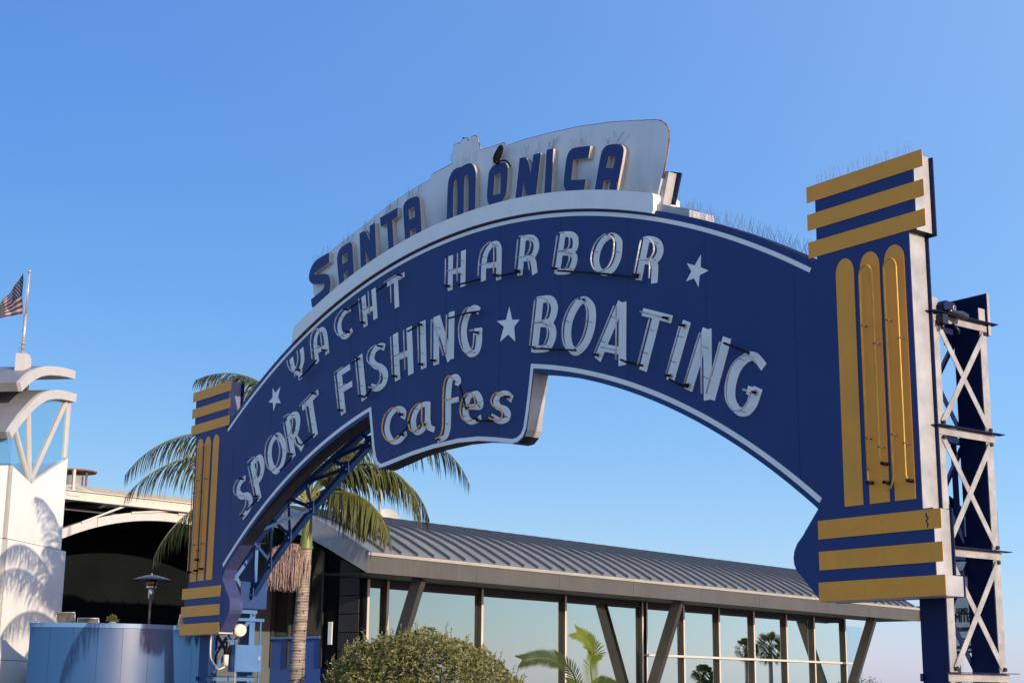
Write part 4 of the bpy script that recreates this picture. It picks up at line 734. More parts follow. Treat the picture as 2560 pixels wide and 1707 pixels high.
# neon lettering
words = [('YACHT', 5, 'a'), ('HARBOR', 6, 'a'), ('SPORT', 5, 'b'), ('FISHING', 7, 'b'), ('BOATING', 7, 'b'), ('cafes', 5, 'c')]
wl = [wd for wd, n, c in words for _ in range(n)]
PEN = {'a': (0.108, 0.072), 'b': (0.132, 0.090), 'c': (0.128, 0.070)}
TY = -0.09
for (ch, cls, sts), wd in zip(LET, wl):
    wv, wh = PEN[cls]; allp = [p for s in sts for p in s[1]]
    mx = sum(p[0] for p in allp)/len(allp); mz = sum(p[1] for p in allp)/len(allp)
    an = 0 if cls == 'c' else math.atan2(mx-CX, mz-CZ)
    plate = MB(); tube = MB(); el = MB(); sp = MB(); longest = None
    for k, (sm_, pts) in enumerate(sts):
        P = [(p[0], p[1]) for p in pts]
        if sm_: P = [(p.x, p.y) for p in smooth([(a, c, 0) for a, c in P], 5, closed=(sm_ == 'c'))]
        cyc = P+[P[0]] if sm_ == 'c' else P
        wds = []
        for i in range(len(cyc)):
            a, c = cyc[max(0, i-1)], cyc[min(len(cyc)-1, i+1)]
            if sm_ == 'c' and i in (0, len(cyc)-1): a, c = cyc[-2], cyc[1]
            dx, dz = c[0]-a[0], c[1]-a[1]; L = math.hypot(dx, dz) or 1
            u = (dx*math.cos(an)-dz*math.sin(an))/L; v = (dx*math.sin(an)+dz*math.cos(an))/L
            wds.append(math.sqrt((wv*v)**2+(wh*u)**2))
        y0 = -0.0075 - 0.0007*k
        ribbon(plate, cyc, wds, y0, -0.001)
        # tube follows the stroke, a little inside its ends
        Q = [Vector((p[0], TY - (0.012 if k % 2 else 0), p[1])) for p in cyc]
        if sm_ != 'c':
            tot = sum((Q[i+1]-Q[i]).length for i in range(len(Q)-1)); cut = min(0.055, tot*.15)
            def trim(Q):
                Q = list(Q); c = cut
                while len(Q) > 2 and (Q[1]-Q[0]).length < c: c -= (Q[1]-Q[0]).length; Q.pop(0)
                d = Q[1]-Q[0]; Q[0] = Q[0]+d*min(0.9, c/max(1e-6, d.length)); return Q
            Q = trim(trim(Q)[::-1])[::-1]
        else: Q = Q[:-1]+[Q[0]]
        tube.tube(Q, 0.0105, 7)
        tot = sum((Q[i+1]-Q[i]).length for i in range(len(Q)-1))
        if longest is None or tot > longest[0]: longest = (tot, Q)
        if k == 0:
            for e_ in ((Q[0],) if sm_ == 'c' else ((Q[-1], Q[0]) if len(sts) == 1 else (Q[-1],))):
                el.tube([(e_.x, TY-.012, e_.z), (e_.x, TY+.05, e_.z), (e_.x, -.02, e_.z)], [0.013, 0.016, 0.016], 9); el.tube([(e_.x, -.022, e_.z), (e_.x, -.008, e_.z)], 0.03, 10, mi=1)
    Q = longest[1]
    for fr in (0.22, 0.72):
        i = int(fr*(len(Q)-1)); q0 = Q[i] + (Q[min(i+1, len(Q)-1)]-Q[i])*(fr*(len(Q)-1)-i)
        sp.tube([(q0.x+.012, TY-.015, q0.z), (q0.x+.006, -.008, q0.z-.005)], 0.004, 5); sp.tube([(q0.x-.02, TY-.004, q0.z), (q0.x+.02, TY-.004, q0.z)], 0.004, 4)
    kind = 'white letter %s of %s with %s neon tube' % (ch, wd, 'amber' if cls == 'c' else 'grey')
    lt_ = plate.build('letter', 'white', sign, label=kind)
    tube.build('neon_tube', 'amber_tube' if cls == 'c' else 'glass_tube', lt_)
    el.build('electrode', ['black', 'porcelain'], lt_, kind='stuff'); sp.build('tube_support', 'wire', lt_, kind='stuff')
for kd, pts in LINK:
    b = MB(); b.tube([(p[0], TY, p[1]) for p in pts], 0.0135, 7); b.build('tube_link', 'black', sign)
for st in STAR:
    b = MB(); b.prism([st], xz, -0.005, -0.001); b.build('star', 'white', sign)
# rivets along panel joints
b = MB()
for x in SE[1:-1]:
    for side in (-0.03, 0.03):
        z0, z1 = (tabz(x+side) if T0 < x < T1 else arc(x+side, RBOT))+.05, arc(x+side, RTOP)-.04
        for i in range(9):
            z = z0+(z1-z0)*i/8; b.tube([(x+side, -0.003, z), (x+side, 0.002, z)], 0.006, 6)
rr_ = random.Random(5)
b.build('rivets', 'navy_dark', sign, kind='stuff')
# bird spikes: thin steel wires, joined per strip
rs = random.Random(11)
def spikes(base, n, ln, spread, name='bird_spikes'):
    b = MB()
    for i in range(n):
        f = (i+rs.random()*.6)/n*(len(base)-1); k = min(int(f), len(base)-2); p = Vector(base[k]).lerp(Vector(base[k+1]), f-k)
        a = rs.uniform(-spread, spread); d = Vector((math.sin(a), rs.uniform(-.35, .35), math.cos(a))).normalized(); L = ln*rs.uniform(.7, 1.1)
        b.tube([p, p+d*L], 0.0015, 3, caps=False)
    k = len(base); b.tube([Vector(p) for p in base], 0.006, 4)
    b.build(name, 'wire', sign, kind='stuff')
for lp in tops:
    x0, x1 = min(p[0] for p in lp), max(p[0] for p in lp); base = []
    for i in range(7):
        x = x0+.03+(x1-x0-.06)*i/6; zs = []
        for (a, c) in zip(lp, lp[1:]+lp[:1]):
            if (a[0]-x)*(c[0]-x) <= 0 and abs(a[0]-c[0]) > 1e-6: zs.append(a[1]+(c[1]-a[1])*(x-a[0])/(c[0]-a[0]))
        if zs: base.append((x, 0.0, max(zs)+.004))
    base = [p for p in base if p[2] > max(q[2] for q in base)-.2]
    if len(base) > 1: spikes(base, 14, 0.20, 0.75)
spikes([(x, .1, arc(x, RTOP)) for x in lin(-6.0, -4.25, 10)], 40, 0.16, 0.4)
for q_ in range(2):
    spikes([(x, .05+.15*q_, arc(x, RTOP)) for x in lin(4.5, 6.45, 10)], 70, 0.18, 0.75)
spikes([(x, -.02, arc(x, 12.802)) for x in lin(3.5, 4.15, 4)], 18, 0.10, 0.4)
spikes([(x, .2, arc(x, 12.70)) for x in lin(4.3, 4.7, 4)], 18, 0.14, 0.6)
spikes([(x, .1, arc(x, 12.802)) for x in lin(-4.25, -3.9, 3)], 8, 0.12, 0.3)
for sg in (1, -1): spikes([(sg*x, .08, 4.2+ZS) for x in lin(6.55, 7.8, 6)], 44, 0.17, 0.22)

# bird on the letter O
bd_ = empty('bird', (1.25, -0.06, 8.15), 'black bird perched on top of the letter O of the word MONICA', 'bird')
BX = Vector((0.55, -0.35, 0)).normalized()
bs = [(1.128, 8.418, .012), (1.108, 8.445, .036), (1.112, 8.485, .050), (1.142, 8.53, .052), (1.175, 8.572, .047), (1.198, 8.602, .042), (1.210, 8.630, .033), (1.212, 8.652, .012)]
pb = smooth([(x, -0.045, z) for x, z, r_ in bs], 5); rb_ = [p.x for p in smooth([(r_, 0, 0) for x, z, r_ in bs], 5)]
p = MB(); p.tube(pb, rb_, 12); p.build('body', 'black', bd_)
p = MB(); p.tube([(1.222, -.055, 8.618), (1.255, -.062, 8.60), (1.275, -.065, 8.575)], [.016, .010, .002], 7); p.build('beak', 'black', bd_)
p = MB(); p.tube([(1.12, -.02, 8.45), (1.10, .0, 8.40), (1.075, .01, 8.36)], [.03, .026, .016], 7); p.build('tail', 'black', bd_)
for dx in (-.02, .02):
    p = MB(); p.tube([(1.13+dx, -.04, 8.43), (1.14+dx, -.04, 8.40)], .006, 5); p.build('leg', 'black', bd_)
p = MB(); p.tube(smooth([(1.20, -.05, 8.425), (1.30, -.05, 8.41), (1.37, -.05, 8.37), (1.43, -.05, 8.29)], 5), .012, 5); p.build('spike_base', 'black', sign)
# ------------------------------------------------------------------ steel towers that carry the sign
def tower(sg, lab, mats):
    navy, pale, brace = mats
    t = empty('support_tower', (sg*7.6, 0.7, 0), lab, 'tower', None)
    xo, xi = sg*7.75, sg*7.47           # outer and inner faces
    vis = xo if sg > 0 else -7.38       # the face turned to +X
    oth = 7.45 if sg > 0 else -7.75
    x0, x1 = min(vis, oth), max(vis, oth)
    zt = {0.28: 2.84+ZS, 1.01: 2.84+ZS}
    for y0 in (0.28, 1.01):
        b = MB(); b.abox(x0, x1-.012, y0+.002, y0+.10, 0, zt[y0]-.01); b.build('column', navy, t)
        b = MB(); b.abox(x1-.010, x1, y0, y0+.102, 0, zt[y0]); b.build('flange', pale, t)
        b = MB(); b.abox(x0-.008, x0-.002, y0, y0+.102, 0, zt[y0]); b.build('flange', navy, t)
    lv = [2.64, 1.545, 0.417, -0.715, -1.85]
    for face, xx, mt in (('v', x1, brace), ('h', x0, navy)):
        dx = 0.006 if face == 'v' else -0.014
        for za, zb in zip(lv[:-1], lv[1:]):
            a, c = za+ZS-.06, zb+ZS+.08
            p = MB(); p.bar((xx+dx, .35, a), (xx+dx, 1.06, c), 0.062, 0.006, side=(0, 1, 0)); p.build('brace', mt, t)
            p = MB(); p.bar((xx+dx*2.1, .35, c), (xx+dx*2.1, 1.06, a), 0.062, 0.006, side=(0, 1, 0)); p.build('brace', mt, t)
            if face == 'v':
                for yy, zz in ((.35, a), (.35, c), (1.06, a), (1.06, c)):
                    p = MB(); p.tube([(xx, yy, zz), (xx+.034, yy, zz)], 0.020, 6, smooth=False); p.build('bolt', 'bolt', t)
        for z in lv:
            p = MB(); p.abox(xx+(0.002 if face == 'v' else -.010), xx+(.010 if face == 'v' else -.002), .24, 1.14, z+ZS-.035, z+ZS+.035); p.build('rung', mt, t)
            if face == 'v':
                p = MB(); p.add([(xx+.002, .18, z+ZS+.04), (xx+.002, 1.22, z+ZS+.04), (xx+.085, 1.20, z+ZS+.04), (xx+.085, .22, z+ZS+.04), (xx+.002, .18, z+ZS+.046), (xx+.002, 1.22, z+ZS+.046), (xx+.085, 1.20, z+ZS+.046), (xx+.085, .22, z+ZS+.046)], [(3, 2, 1, 0), (4, 5, 6, 7), (0, 1, 5, 4), (1, 2, 6, 5), (2, 3, 7, 6), (3, 0, 4, 7)]); p.build('rung_angle', navy, t)
    for z in lv:
        for y0 in (.30, 1.03):
            p = MB(); p.abox(x0, x1, y0, y0+.01, z+ZS-.03, z+ZS+.03); p.build('tie_bar', navy, t)
    return t, x0, x1
rt_, rx0, rx1 = tower(1, 'dark navy lattice tower behind the right end column of the sign', ('navy_dark', 'steel_sheen', 'steel_sheen'))
p = MB(); p.abox(7.24, 7.775, 1.115, 1.14, 2.57+ZS, 3.0+ZS); p.build('top_plate', 'navy_dark', rt_)
p = MB(); p.abox(7.776, 7.784, 1.11, 1.145, 2.57+ZS, 3.0+ZS); p.build('plate_edge', 'steel_sheen', rt_)
p = MB(); p.prism([[(7.20, 1.05+ZS), (7.27, 1.0+ZS), (7.38, .88+ZS), (7.74, .88+ZS), (7.74, .42+ZS), (7.20, .42+ZS)]], xz, 1.115, 1.13); p.build('gusset_plate', 'navy_dark', rt_)
lt2, lx0, lx1 = tower(-1, 'blue lattice tower behind the left end column of the sign', ('steel_deep', 'steel_blue', 'steel_blue'))
p = MB(); p.abox(-7.37, -7.355, .80, 1.30, .47+ZS, .92+ZS); p.build('gusset_plate', 'steel_deep', lt2)
# curved truss under the arch, left half and right half
for sg, lab in ((-1, 'blue steel truss curving under the left half of the arch'), (1, 'blue steel truss hidden behind the right half of the arch')):
    t = empty('arch_truss', (sg*5.4, 0.9, 4.6), lab, 'truss')
    B = [(-7.36, .72), (-6.75, 1.20), (-6.1, 1.62), (-5.38, 2.03), (-4.3, 2.57), (-3.61, 2.90), (-2.4, 3.30)]
    A = [(-7.36, 1.62), (-6.77, 1.96), (-6.2, 2.26), (-5.61, 2.47), (-4.8, 2.76), (-3.87, 3.08), (-2.7, 3.45)]
    yb = 1.05
    for L_, nm in ((B, 'lower_chord'), (A, 'upper_chord')):
        for a, c in zip(L_[:-1], L_[1:]):
            p = MB(); p.bar((sg*-a[0], yb, a[1]+ZS), (sg*-c[0], yb, c[1]+ZS), 0.10, 0.085, side=(0, 1, 0)); p.build(nm, 'steel_deep', t)
    for (i, j) in ((0, 0), (1, 0), (1, 1), (2, 1), (2, 2), (3, 2), (3, 3), (4, 3), (4, 4), (5, 4), (5, 5)):
        a, c = B[i], A[j]
        p = MB(); p.bar((sg*-a[0], yb-.03, a[1]+ZS), (sg*-c[0], yb-.03, c[1]+ZS), 0.065, 0.012, side=(1, 0, .3)); p.build('web_bar', 'steel_blue' if (i, j) in ((1, 1), (3, 3)) else 'steel_deep', t)
    for i, (a, c) in enumerate(zip(A, B)):
        if i in (1, 3): p = MB(); p.bar((sg*-a[0], .24, arc(a[0], RBOT+.05) if abs(a[0]) < 6.4 else a[1]+ZS), (sg*-c[0], yb, c[1]+ZS), 0.045, 0.045, side=(1, 0, 0)); p.build('outrigger', 'steel_deep', t)
        p = MB(); p.abox(sg*-c[0]-.11, sg*-c[0]+.11, yb-.075, yb-.055, c[1]+ZS-.10, c[1]+ZS+.10); p.build('node_plate', 'steel_deep', t)
        for dx, dz in ((-.05, .04), (.05, -.03)):
            p = MB(); p.tube([(sg*-c[0]+dx, yb-.09, c[1]+ZS+dz), (sg*-c[0]+dx, yb-.05, c[1]+ZS+dz)], .014, 6, smooth=False); p.build('bolt', 'steel_blue', t)
# things fixed to the left tower
eb_ = empty('electrical_box', (-7.3, .88, 1.9), 'flat blue electrical cabinet on the left lattice tower', 'box')
p = MB(); p.abox(-7.36, -7.12, .63, 1.13, -.60+ZS, -.155+ZS); p.build('cabinet', 'steel_blue', eb_)
p = MB(); p.abox(-7.119, -7.112, .64, 1.12, -.59+ZS, -.165+ZS); dd = p.build('door', 'steel_blue', eb_)
p = MB(); p.abox(-7.111, -7.10, 1.06, 1.09, -.40+ZS, -.34+ZS); p.build('latch', 'grey', dd)
p = MB(); p.tube(smooth([(-7.15, .66, -.6+ZS), (-7.15, .66, -.9+ZS), (-7.13, .62, -1.3+ZS)], 5), .012, 6); p.build('conduit', 'grey', eb_)
jb = empty('junction_can', (-7.3, .55, 2.1), 'small grey and cream cylinder junction beside the blue electrical cabinet', 'junction')
p = MB(); p.tube([(-7.28, .545, -.50+ZS), (-7.28, .545, -.32+ZS)], .045, 12); p.build('can', 'lampwhite', jb)
p = MB(); p.tube([(-7.28, .545, -.32+ZS), (-7.28, .545, -.20+ZS), (-7.28, .545, -.19+ZS), (-7.28, .545, -.1+ZS)], [.045, .045, .018, .018], 12); p.build('can_top', 'black', jb)
cdu = MB(); cdu.tube(smooth([(-7.3, .26, .2+ZS), (-7.3, .26, -.2+ZS), (-7.3, .28, -.38+ZS), (-7.29, .36, -.50+ZS), (-7.28, .42, -.56+ZS), (-7.28, .53, -.52+ZS)], 6), .014, 6); cdu.build('conduit', 'lampwhite', jb)
fl_ = empty('floodlight', (-7.1, .72, 2.55), 'round cream-faced floodlight under the left end of the arch', 'floodlight')
fc = Vector((-7.12, .70, .09+ZS)); fn = Vector((.80, -.35, .28)).normalized()
p = MB(); p.tube([fc-fn*.17, fc-fn*.14, fc-fn*.03, fc], [.03, .09, .105, .11], 18); p.build('housing', 'lampwhite', fl_)
p = MB(); p.tube([fc+fn*.001, fc+fn*.006, fc+fn*.012], [.105, .105, .06], 18); p.build('lens', 'lampwhite', fl_)
p = MB(); p.tube([fc-fn*.12-PZ*.1, fc-fn*.12-PZ*.18, fc-fn*.2-PZ*.22], .012, 5); p.bar(fc-fn*.1+PZ*.08, Vector((-7.37, .8, .22+ZS)), .03, .03); p.build('bracket', 'bolt', fl_)
p = MB(); p.tube([fc+fn*.012+Vector((0, .03, -.05)), fc+fn*.016+Vector((0, .03, -.05))], .018, 8); p.build('cable_gland', 'bolt', fl_)
wp = empty('downpipe', (-7.2, 1.22, 0), 'thin pale blue pipe running down the back of the left tower', 'pipe')
p = MB(); p.tube([(-7.36, 1.21, 0), (-7.36, 1.21, .27+ZS)], .018, 8); p.build('pipe', 'steel_blue', wp)
p = MB(); p.abox(-7.375, -7.33, .55, 1.26, .25+ZS, .30+ZS); p.build('top_bracket', 'steel_blue', wp)
# spot lamps on top of the right tower
sp1 = empty('spotlight', (7.82, .5, 5.2), 'black boxy spotlight clamped on the top rung of the right lattice tower', 'spotlight', None)
c = Vector((7.80, .46, 2.745+ZS))
p = MB(); p.prism([[(-.10, -.04), (.06, -.04), (.085, .0), (.06, .045), (-.07, .055), (-.105, .015)]], lambda a, b_, d: c+Vector((d, a, b_)), -.06, .04); p.build('housing', 'navy_dark', sp1)
p = MB(); p.tube([c+Vector((.045, .04, -.005)), c+Vector((.052, .04, -.005))], .024, 10); p.tube([c+Vector((.052, .04, -.005)), c+Vector((.058, .04, -.005))], .012, 8, mi=1); p.build('mount_eye', ['steel_sheen', 'bolt'], sp1)
sp2 = empty('spotlight', (7.85, .75, 5.1), 'black bullet spotlight below the boxy one at the tower top', 'spotlight', None)
a, c2 = Vector((7.85, .40, 2.70+ZS)), Vector((7.85, .66, 2.675+ZS)); d = (c2-a).normalized()
p = MB(); p.tube([a, a+d*.03, a+d*.14, a+d*.20, c2], [.015, .028, .03, .042, .045], 14); p.build('housing', 'heater_black', sp2)
p = MB(); p.tube([c2-d*.03, c2+d*.006], [.035, .032], 12); p.tube([c2+d*.001, c2+d*.010], .02, 10); p.build('lens_ring', 'chrome', sp2)
p = MB(); p.abox(7.765, 7.84, .33, .41, 2.57+ZS, 2.66+ZS); p.tube([(7.80, .37, 2.57+ZS), (7.80, .37, 2.52+ZS)], .02, 8); p.tube([(7.80, .52, 2.60+ZS), (7.84, .56, 2.53+ZS), (7.82, .58, 2.50+ZS)], .014, 5); p.build('clamp', 'bolt', sp2)
# traffic sign seen through the tower
ts = empty('traffic_sign', (6.55, 1.93, 0), 'white truck restriction sign half hidden behind the right lattice tower', 'sign')
p = MB(); r_ = .05; X0, X1, Z0, Z1 = 6.16, 7.02, -.45+ZS, .50+ZS
def rrect(x0, x1, z0, z1, r):
    return [(cx_+r*math.cos(a), cz_+r*math.sin(a)) for cx_, cz_, a0 in ((x1-r, z1-r, 0), (x0+r, z1-r, 90), (x0+r, z0+r, 180), (x1-r, z0+r, 270)) for a in [R(a0+k*18) for k in range(6)]]
p.prism([rrect(X0, X1, Z0, Z1, .06)], xz, 1.905, 1.92); p.build('back_board', 'navy_dark', ts)
p = MB(); p.prism([rrect(X0+.022, X1-.022, Z0+.022, Z1-.022, .045)], xz, 1.900, 1.9045); p.build('face', 'board', ts)
def text(s_, x, z, h, name='lettering', wx=.8, par_=None, y=1.897):
    cu = bpy.data.curves.new(name, 'FONT'); cu.body = s_; cu.size = h*1.0; cu.align_x = 'CENTER'; cu.extrude = 0.001
    o = bpy.data.objects.new('tmp', cu); COL.objects.link(o); bpy.context.view_layer.update()
    me = bpy.data.meshes.new_from_object(o.evaluated_get(bpy.context.evaluated_depsgraph_get())); bpy.data.objects.remove(o)
    me.transform(Matrix.Translation((x, y, z)) @ Matrix.Diagonal((wx, 1, 1, 1)) @ Matrix.Rotation(R(90), 4, 'X')); me.transform(Matrix.Translation(-ORG[par_.name]))
    me.materials.clear(); me.materials.append(M['ink'])
    q = bpy.data.objects.new(name, me); COL.objects.link(q); q.parent = par_; ORG[q.name] = ORG[par_.name]
    # heavier strokes
    md = q.modifiers.new('weight', 'SOLIDIFY'); md.thickness = 0.004; md.offset = 1
    return q
for s_, zz, h in (('TRUCKS', .355, .085), ('BUSES', .235, .06), ('LOAD', -.015, .07), ('LIMITED', -.105, .125), ('BUS EXEMPT', -.20, .055), ('CIVIL', -.315, .06), ('A.M. MON-FRI', -.375, .042)):
    text(s_, 6.69 if s_ != 'CIVIL' else 6.72, zz+ZS-.03, h, par_=ts, wx=.72)
p = MB(); p.abox(6.55, 6.62, 1.925, 1.97, 0, Z1); p.build('post', 'grey', ts)

# ------------------------------------------------------------------ king palm behind the arch
palm = empty('king_palm', (-11.4, 4.2, 0), 'tall king palm with ringed trunk and drooping fronds behind the left of the arch', 'palm tree')
tr_ = smooth([(-11.75, 4.30, 0), (-11.33, 4.155, 1.72), (-11.15, 4.07, 2.5), (-10.975, 4.015, 3.32), (-10.86, 3.97, 3.9), (-10.76, 3.94, 4.38)], 12)
b = MB(); rad = [0.185 - 0.068*(p.z/4.38)**0.8 + 0.0022*math.sin(p.z*38) + 0.02*max(0, 1-p.z/0.5) for p in tr_]; b.tube(tr_, rad, 18); b.build('trunk', 'trunk', palm)
cs = smooth([(-10.765, 3.94, 4.36), (-10.755, 3.935, 4.45), (-10.74, 3.93, 4.62), (-10.69, 3.91, 5.0), (-10.66, 3.90, 5.35)], 5)
rr_ = [.10, .135, .15, .145, .14, .135, .13, .125, .12, .115, .11, .105, .10, .095, .092, .09, .085, .08, .075, .07, .065]
b = MB(); b.tube(cs, [rr_[min(i, 20)] for i in range(len(cs))], 16); b.build('crownshaft', 'bark_sheath', palm)
CR = Vector((-10.67, 3.905, 5.3))
RH = Vector((RT.x, RT.y, 0)).normalized(); FH = Vector((FW.x, FW.y, 0)).normalized()
rp = random.Random(21)
def frond(phi, th0, th1, L, kb=1.3, dry=0.0, lw=0.040, ll=1.0, twist=0.0, hang=0.9):
    h = RH*math.cos(R(phi)) + FH*math.sin(R(phi)); side = PZ.cross(h).normalized()
    n = 30; pts = [CR.copy()]; tg = []
    for i in range(n):
        th = R(th0+(th1-th0)*((i/n)**kb)); d = h*math.cos(th)+PZ*math.sin(th); tg.append(d); pts.append(pts[-1]+d*L/n)
    tg.append(tg[-1])
    b = MB(); b.tube(pts, [0.032*(1-i/n)**0.8+0.004 for i in range(n+1)], 6, mi=1)
    m_ = 88
    for k in range(m_):
        f = 0.14+0.86*k/m_; i = min(int(f*n), n-1); p0 = pts[i].lerp(pts[i+1], f*n-i); d = tg[i]; up = side.cross(d).normalized()
        env = min(1, (f-0.08)/0.22)*(1-0.72*max(0, (f-0.55)/0.45)**1.5)
        for sg in (-1, 1):
            if rp.random() < 0.03: continue
            l_ = ll*env*rp.uniform(.85, 1.12); fw_ = 0.35+0.75*f
            dir0 = (side*sg*1.0 + d*fw_*rp.uniform(.8, 1.2) + up*(0.28+rp.uniform(-.15, .15))).normalized()
            seg = 4; q = p0.copy(); ps = [q.copy()]; dd = dir0.copy()
            hg = hang*rp.uniform(.6, 1.5)
            for j in range(seg):
                dd = (dd - PZ*hg*0.42*(j*0.6+0.35)).normalized(); q = q + dd*l_/seg; ps.append(q.copy())
            wv = lw*rp.uniform(.8, 1.15); mt = 2 if rp.random() < dry else 0
            vs = []
            for j, p_ in enumerate(ps):
                ww = wv*(0.55, 1.0, .92, .62, .06)[j]*0.5; t_ = (ps[min(j+1, seg)]-ps[max(j-1, 0)]).normalized(); wd = t_.cross(up if abs(t_.dot(up)) < .9 else side).normalized()
                vs += [p_-wd*ww, p_+wd*ww]
            b.add(vs, [(2*j, 2*j+1, 2*j+3, 2*j+2) for j in range(seg)], mt)
    return b.build('frond', ['leaf', 'rachis', 'leaf_dry'], palm, recalc=False)
#      phi   th0  th1   L
FR = [(184, 60, -62, 4.6, 1.2, .02), (200, 24, -72, 3.7, 1.0, .02), (208, 2, -86, 3.4, .8, .10), (176, 88, -30, 4.3, 1.6, .05), (160, 80, -45, 3.4, 1.4, .0), (140, 84, -30, 3.9, 1.5, .0),
      (-8, 70, -88, 3.3, .95, .05), (14, 62, -80, 3.3, 1.0, .12), (-25, 30, -80, 2.4, 1.0, .08), (13, 70, -72, 4.45, 1.2, .15), (80, 72, -45, 4.2, 1.3, 0), (120, 66, -55, 4.3, 1.2, 0), (60, 40, -70, 2.6, 1.1, .0), (-70, 76, -50, 4.0, 1.3, .05), (192, 46, -58, 4.2, 1.15, .06)]
for a in FR: frond(a[0], a[1], a[2], a[3], a[4], a[5])
b = MB(); b.tube(smooth([CR, CR+PZ*1.6+RH*.02, CR+PZ*3.1+RH*.12], 6), [.022]*12+[.003], 6); b.build('spear_leaf', 'bark_sheath', palm)
# flower cluster
b = MB(); A0 = Vector((-10.78, 3.92, 4.36)); A1 = A0 - RH*.62 + PZ*.04
ar = smooth([A0, A0-RH*.2+PZ*.09-FH*.05, A0-RH*.45+PZ*.07-FH*.06, A1-PZ*.12-FH*.05], 6); b.tube(ar, [.035]*6+[.03]*6+[.02]*7, 7); b.build('flower_stalk', 'bract', palm)
b = MB()
for k in range(650):
    f = rp.random()**.8; i = min(int(f*(len(ar)-1)), len(ar)-2); s0 = ar[i].lerp(ar[i+1], f*(len(ar)-1)-i) + Vector((rp.uniform(-.09, .09), rp.uniform(-.09, .09), 0))
    L_ = rp.uniform(.55, 1.12)*(0.75+.35*math.sin(f*3)); q = s0.copy(); ps = [q.copy()]; dr_ = Vector((rp.uniform(-.35, .35), rp.uniform(-.35, .35), .1))
    for j in range(6):
        q = q + (dr_*(0.5**j) - PZ*(0.3+.7*min(1, j/2)))*L_/6 + Vector((rp.uniform(-.012, .012), rp.uniform(-.012, .012), 0)); ps.append(q.copy())
    b.tube(ps, 0.0048*rp.uniform(.8, 1.3), 3, mi=1 if (f < .25 and rp.random() < .25) else 0, caps=False)
b.build('flower_strands', ['flower', 'flower_pale'], palm, kind='stuff')
# string lights wound on the trunk
b = MB(); ps = []; 
for k in range(260):
    f = k/259; z = .7+2.8*f; i = min(range(len(tr_)), key=lambda q: abs(tr_[q].z-z)); c = tr_[i]; r_ = .187-.068*(z/4.38)**.8+.006; a = f*2*math.pi*15+.6*math.sin(f*40)
    ps.append(Vector((c.x+math.cos(a)*r_, c.y+math.sin(a)*r_, z+.02*math.sin(f*90))))
b.tube(ps, .0055, 4)
for k in range(0, 260, 4): b.tube([ps[k], ps[k]+Vector((rp.uniform(-.01, .01), rp.uniform(-.01, .01), -.035))], .008, 5)
o = b.build('string_lights', 'bolt'); tag(o, 'dark string lights wound around the palm trunk', 'string lights')

# ------------------------------------------------------------------ planting
def leafclump(b, c, d, n, l_, w_, mi, rnd, spread=.9):
    for k in range(n):
        v = (d + Vector((rnd.uniform(-1, 1), rnd.uniform(-1, 1), rnd.uniform(-.7, 1)))*spread).normalized(); s_ = v.cross(Vector((rnd.uniform(-1, 1), rnd.uniform(-1, 1), rnd.uniform(-1, 1)))).normalized(); L_ = l_*rnd.uniform(.7, 1.25)
        dn = -PZ*L_*.22
        b.add([c, c+v*L_*.45+s_*w_*.5, c+v*L_+dn, c+v*L_*.45-s_*w_*.5], [(0, 1, 2), (0, 2, 3)], mi)
def shrub(c, rx, ry, h, n, lab, seed, mats=('shrub', 'shrub_tip', 'shrub_dark'), leaf=(.080, .020)):
    t = empty('shrub', (c[0], c[1], 0), lab, 'shrub'); rnd = random.Random(seed); b = MB(); c = Vector((c[0], c[1], 0)); st = MB()
    bumps = [(rnd.uniform(0, 6.28), rnd.uniform(.1, 1.3), rnd.uniform(.05, .16)) for _ in range(14)]
    for k in range(n):
        a = rnd.uniform(0, 2*math.pi); e = math.asin(rnd.uniform(-.25, 1)); rr_ = 0.55+0.45*rnd.random()**.4
        for (ba, be, bh) in bumps:
            q = 1-((a-ba+math.pi) % (2*math.pi)-math.pi)**2/.25-(e-be)**2/.12
            if q > 0: rr_ += bh*q*.6
        dv = Vector((math.cos(a)*math.cos(e), math.sin(a)*math.cos(e), math.sin(e)))
        p = c + Vector((dv.x*rx*rr_, dv.y*ry*rr_, h*.5+dv.z*h*.5*rr_))
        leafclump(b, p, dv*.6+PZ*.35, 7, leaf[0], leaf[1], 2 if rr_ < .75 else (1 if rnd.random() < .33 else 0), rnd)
        if rnd.random() < .10 and e > .1:       # upright sprigs
            L_ = rnd.uniform(.08, .26); d = (dv*.4+PZ+Vector((rnd.uniform(-.3, .3), rnd.uniform(-.3, .3), 0))).normalized()
            st.tube([p, p+d*L_], .004, 3)
            for j in range(6): leafclump(b, p+d*L_*(j+1)/6, d*.8+Vector((rnd.uniform(-1, 1), rnd.uniform(-1, 1), 0))*.6, 2, leaf[0]*.9, leaf[1]*.9, 1, rnd, .4)
    for k in range(40):
        a = rnd.uniform(0, 6.28); st.tube([c+Vector((math.cos(a)*.1, math.sin(a)*.1, 0)), c+Vector((math.cos(a)*rx*.7, math.sin(a)*ry*.7, h*rnd.uniform(.5, .85)))], .012, 4)
    b.build('foliage', list(mats), t, recalc=False); st.build('stems', 'stem', t)
    return t
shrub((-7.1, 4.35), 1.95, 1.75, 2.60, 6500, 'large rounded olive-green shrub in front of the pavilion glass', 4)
shrub((-9.9, 5.5), .9, .9, 2.45, 700, 'dark glossy broad-leaved bush left of the large rounded shrub', 9, mats=('shrub_dark', 'shrub_dark', 'shrub_dark'), leaf=(.15, .08))
e_ = PV(25.0, -1.5, 0); shrub((e_.x, e_.y), .7, .7, 2.1, 400, 'small green bush at the far right end of the pavilion', 12)
cy_ = empty('young_palm', (-5.6, 6.7, 0), 'young palm with two bright arching fronds right of the large shrub', 'palm')
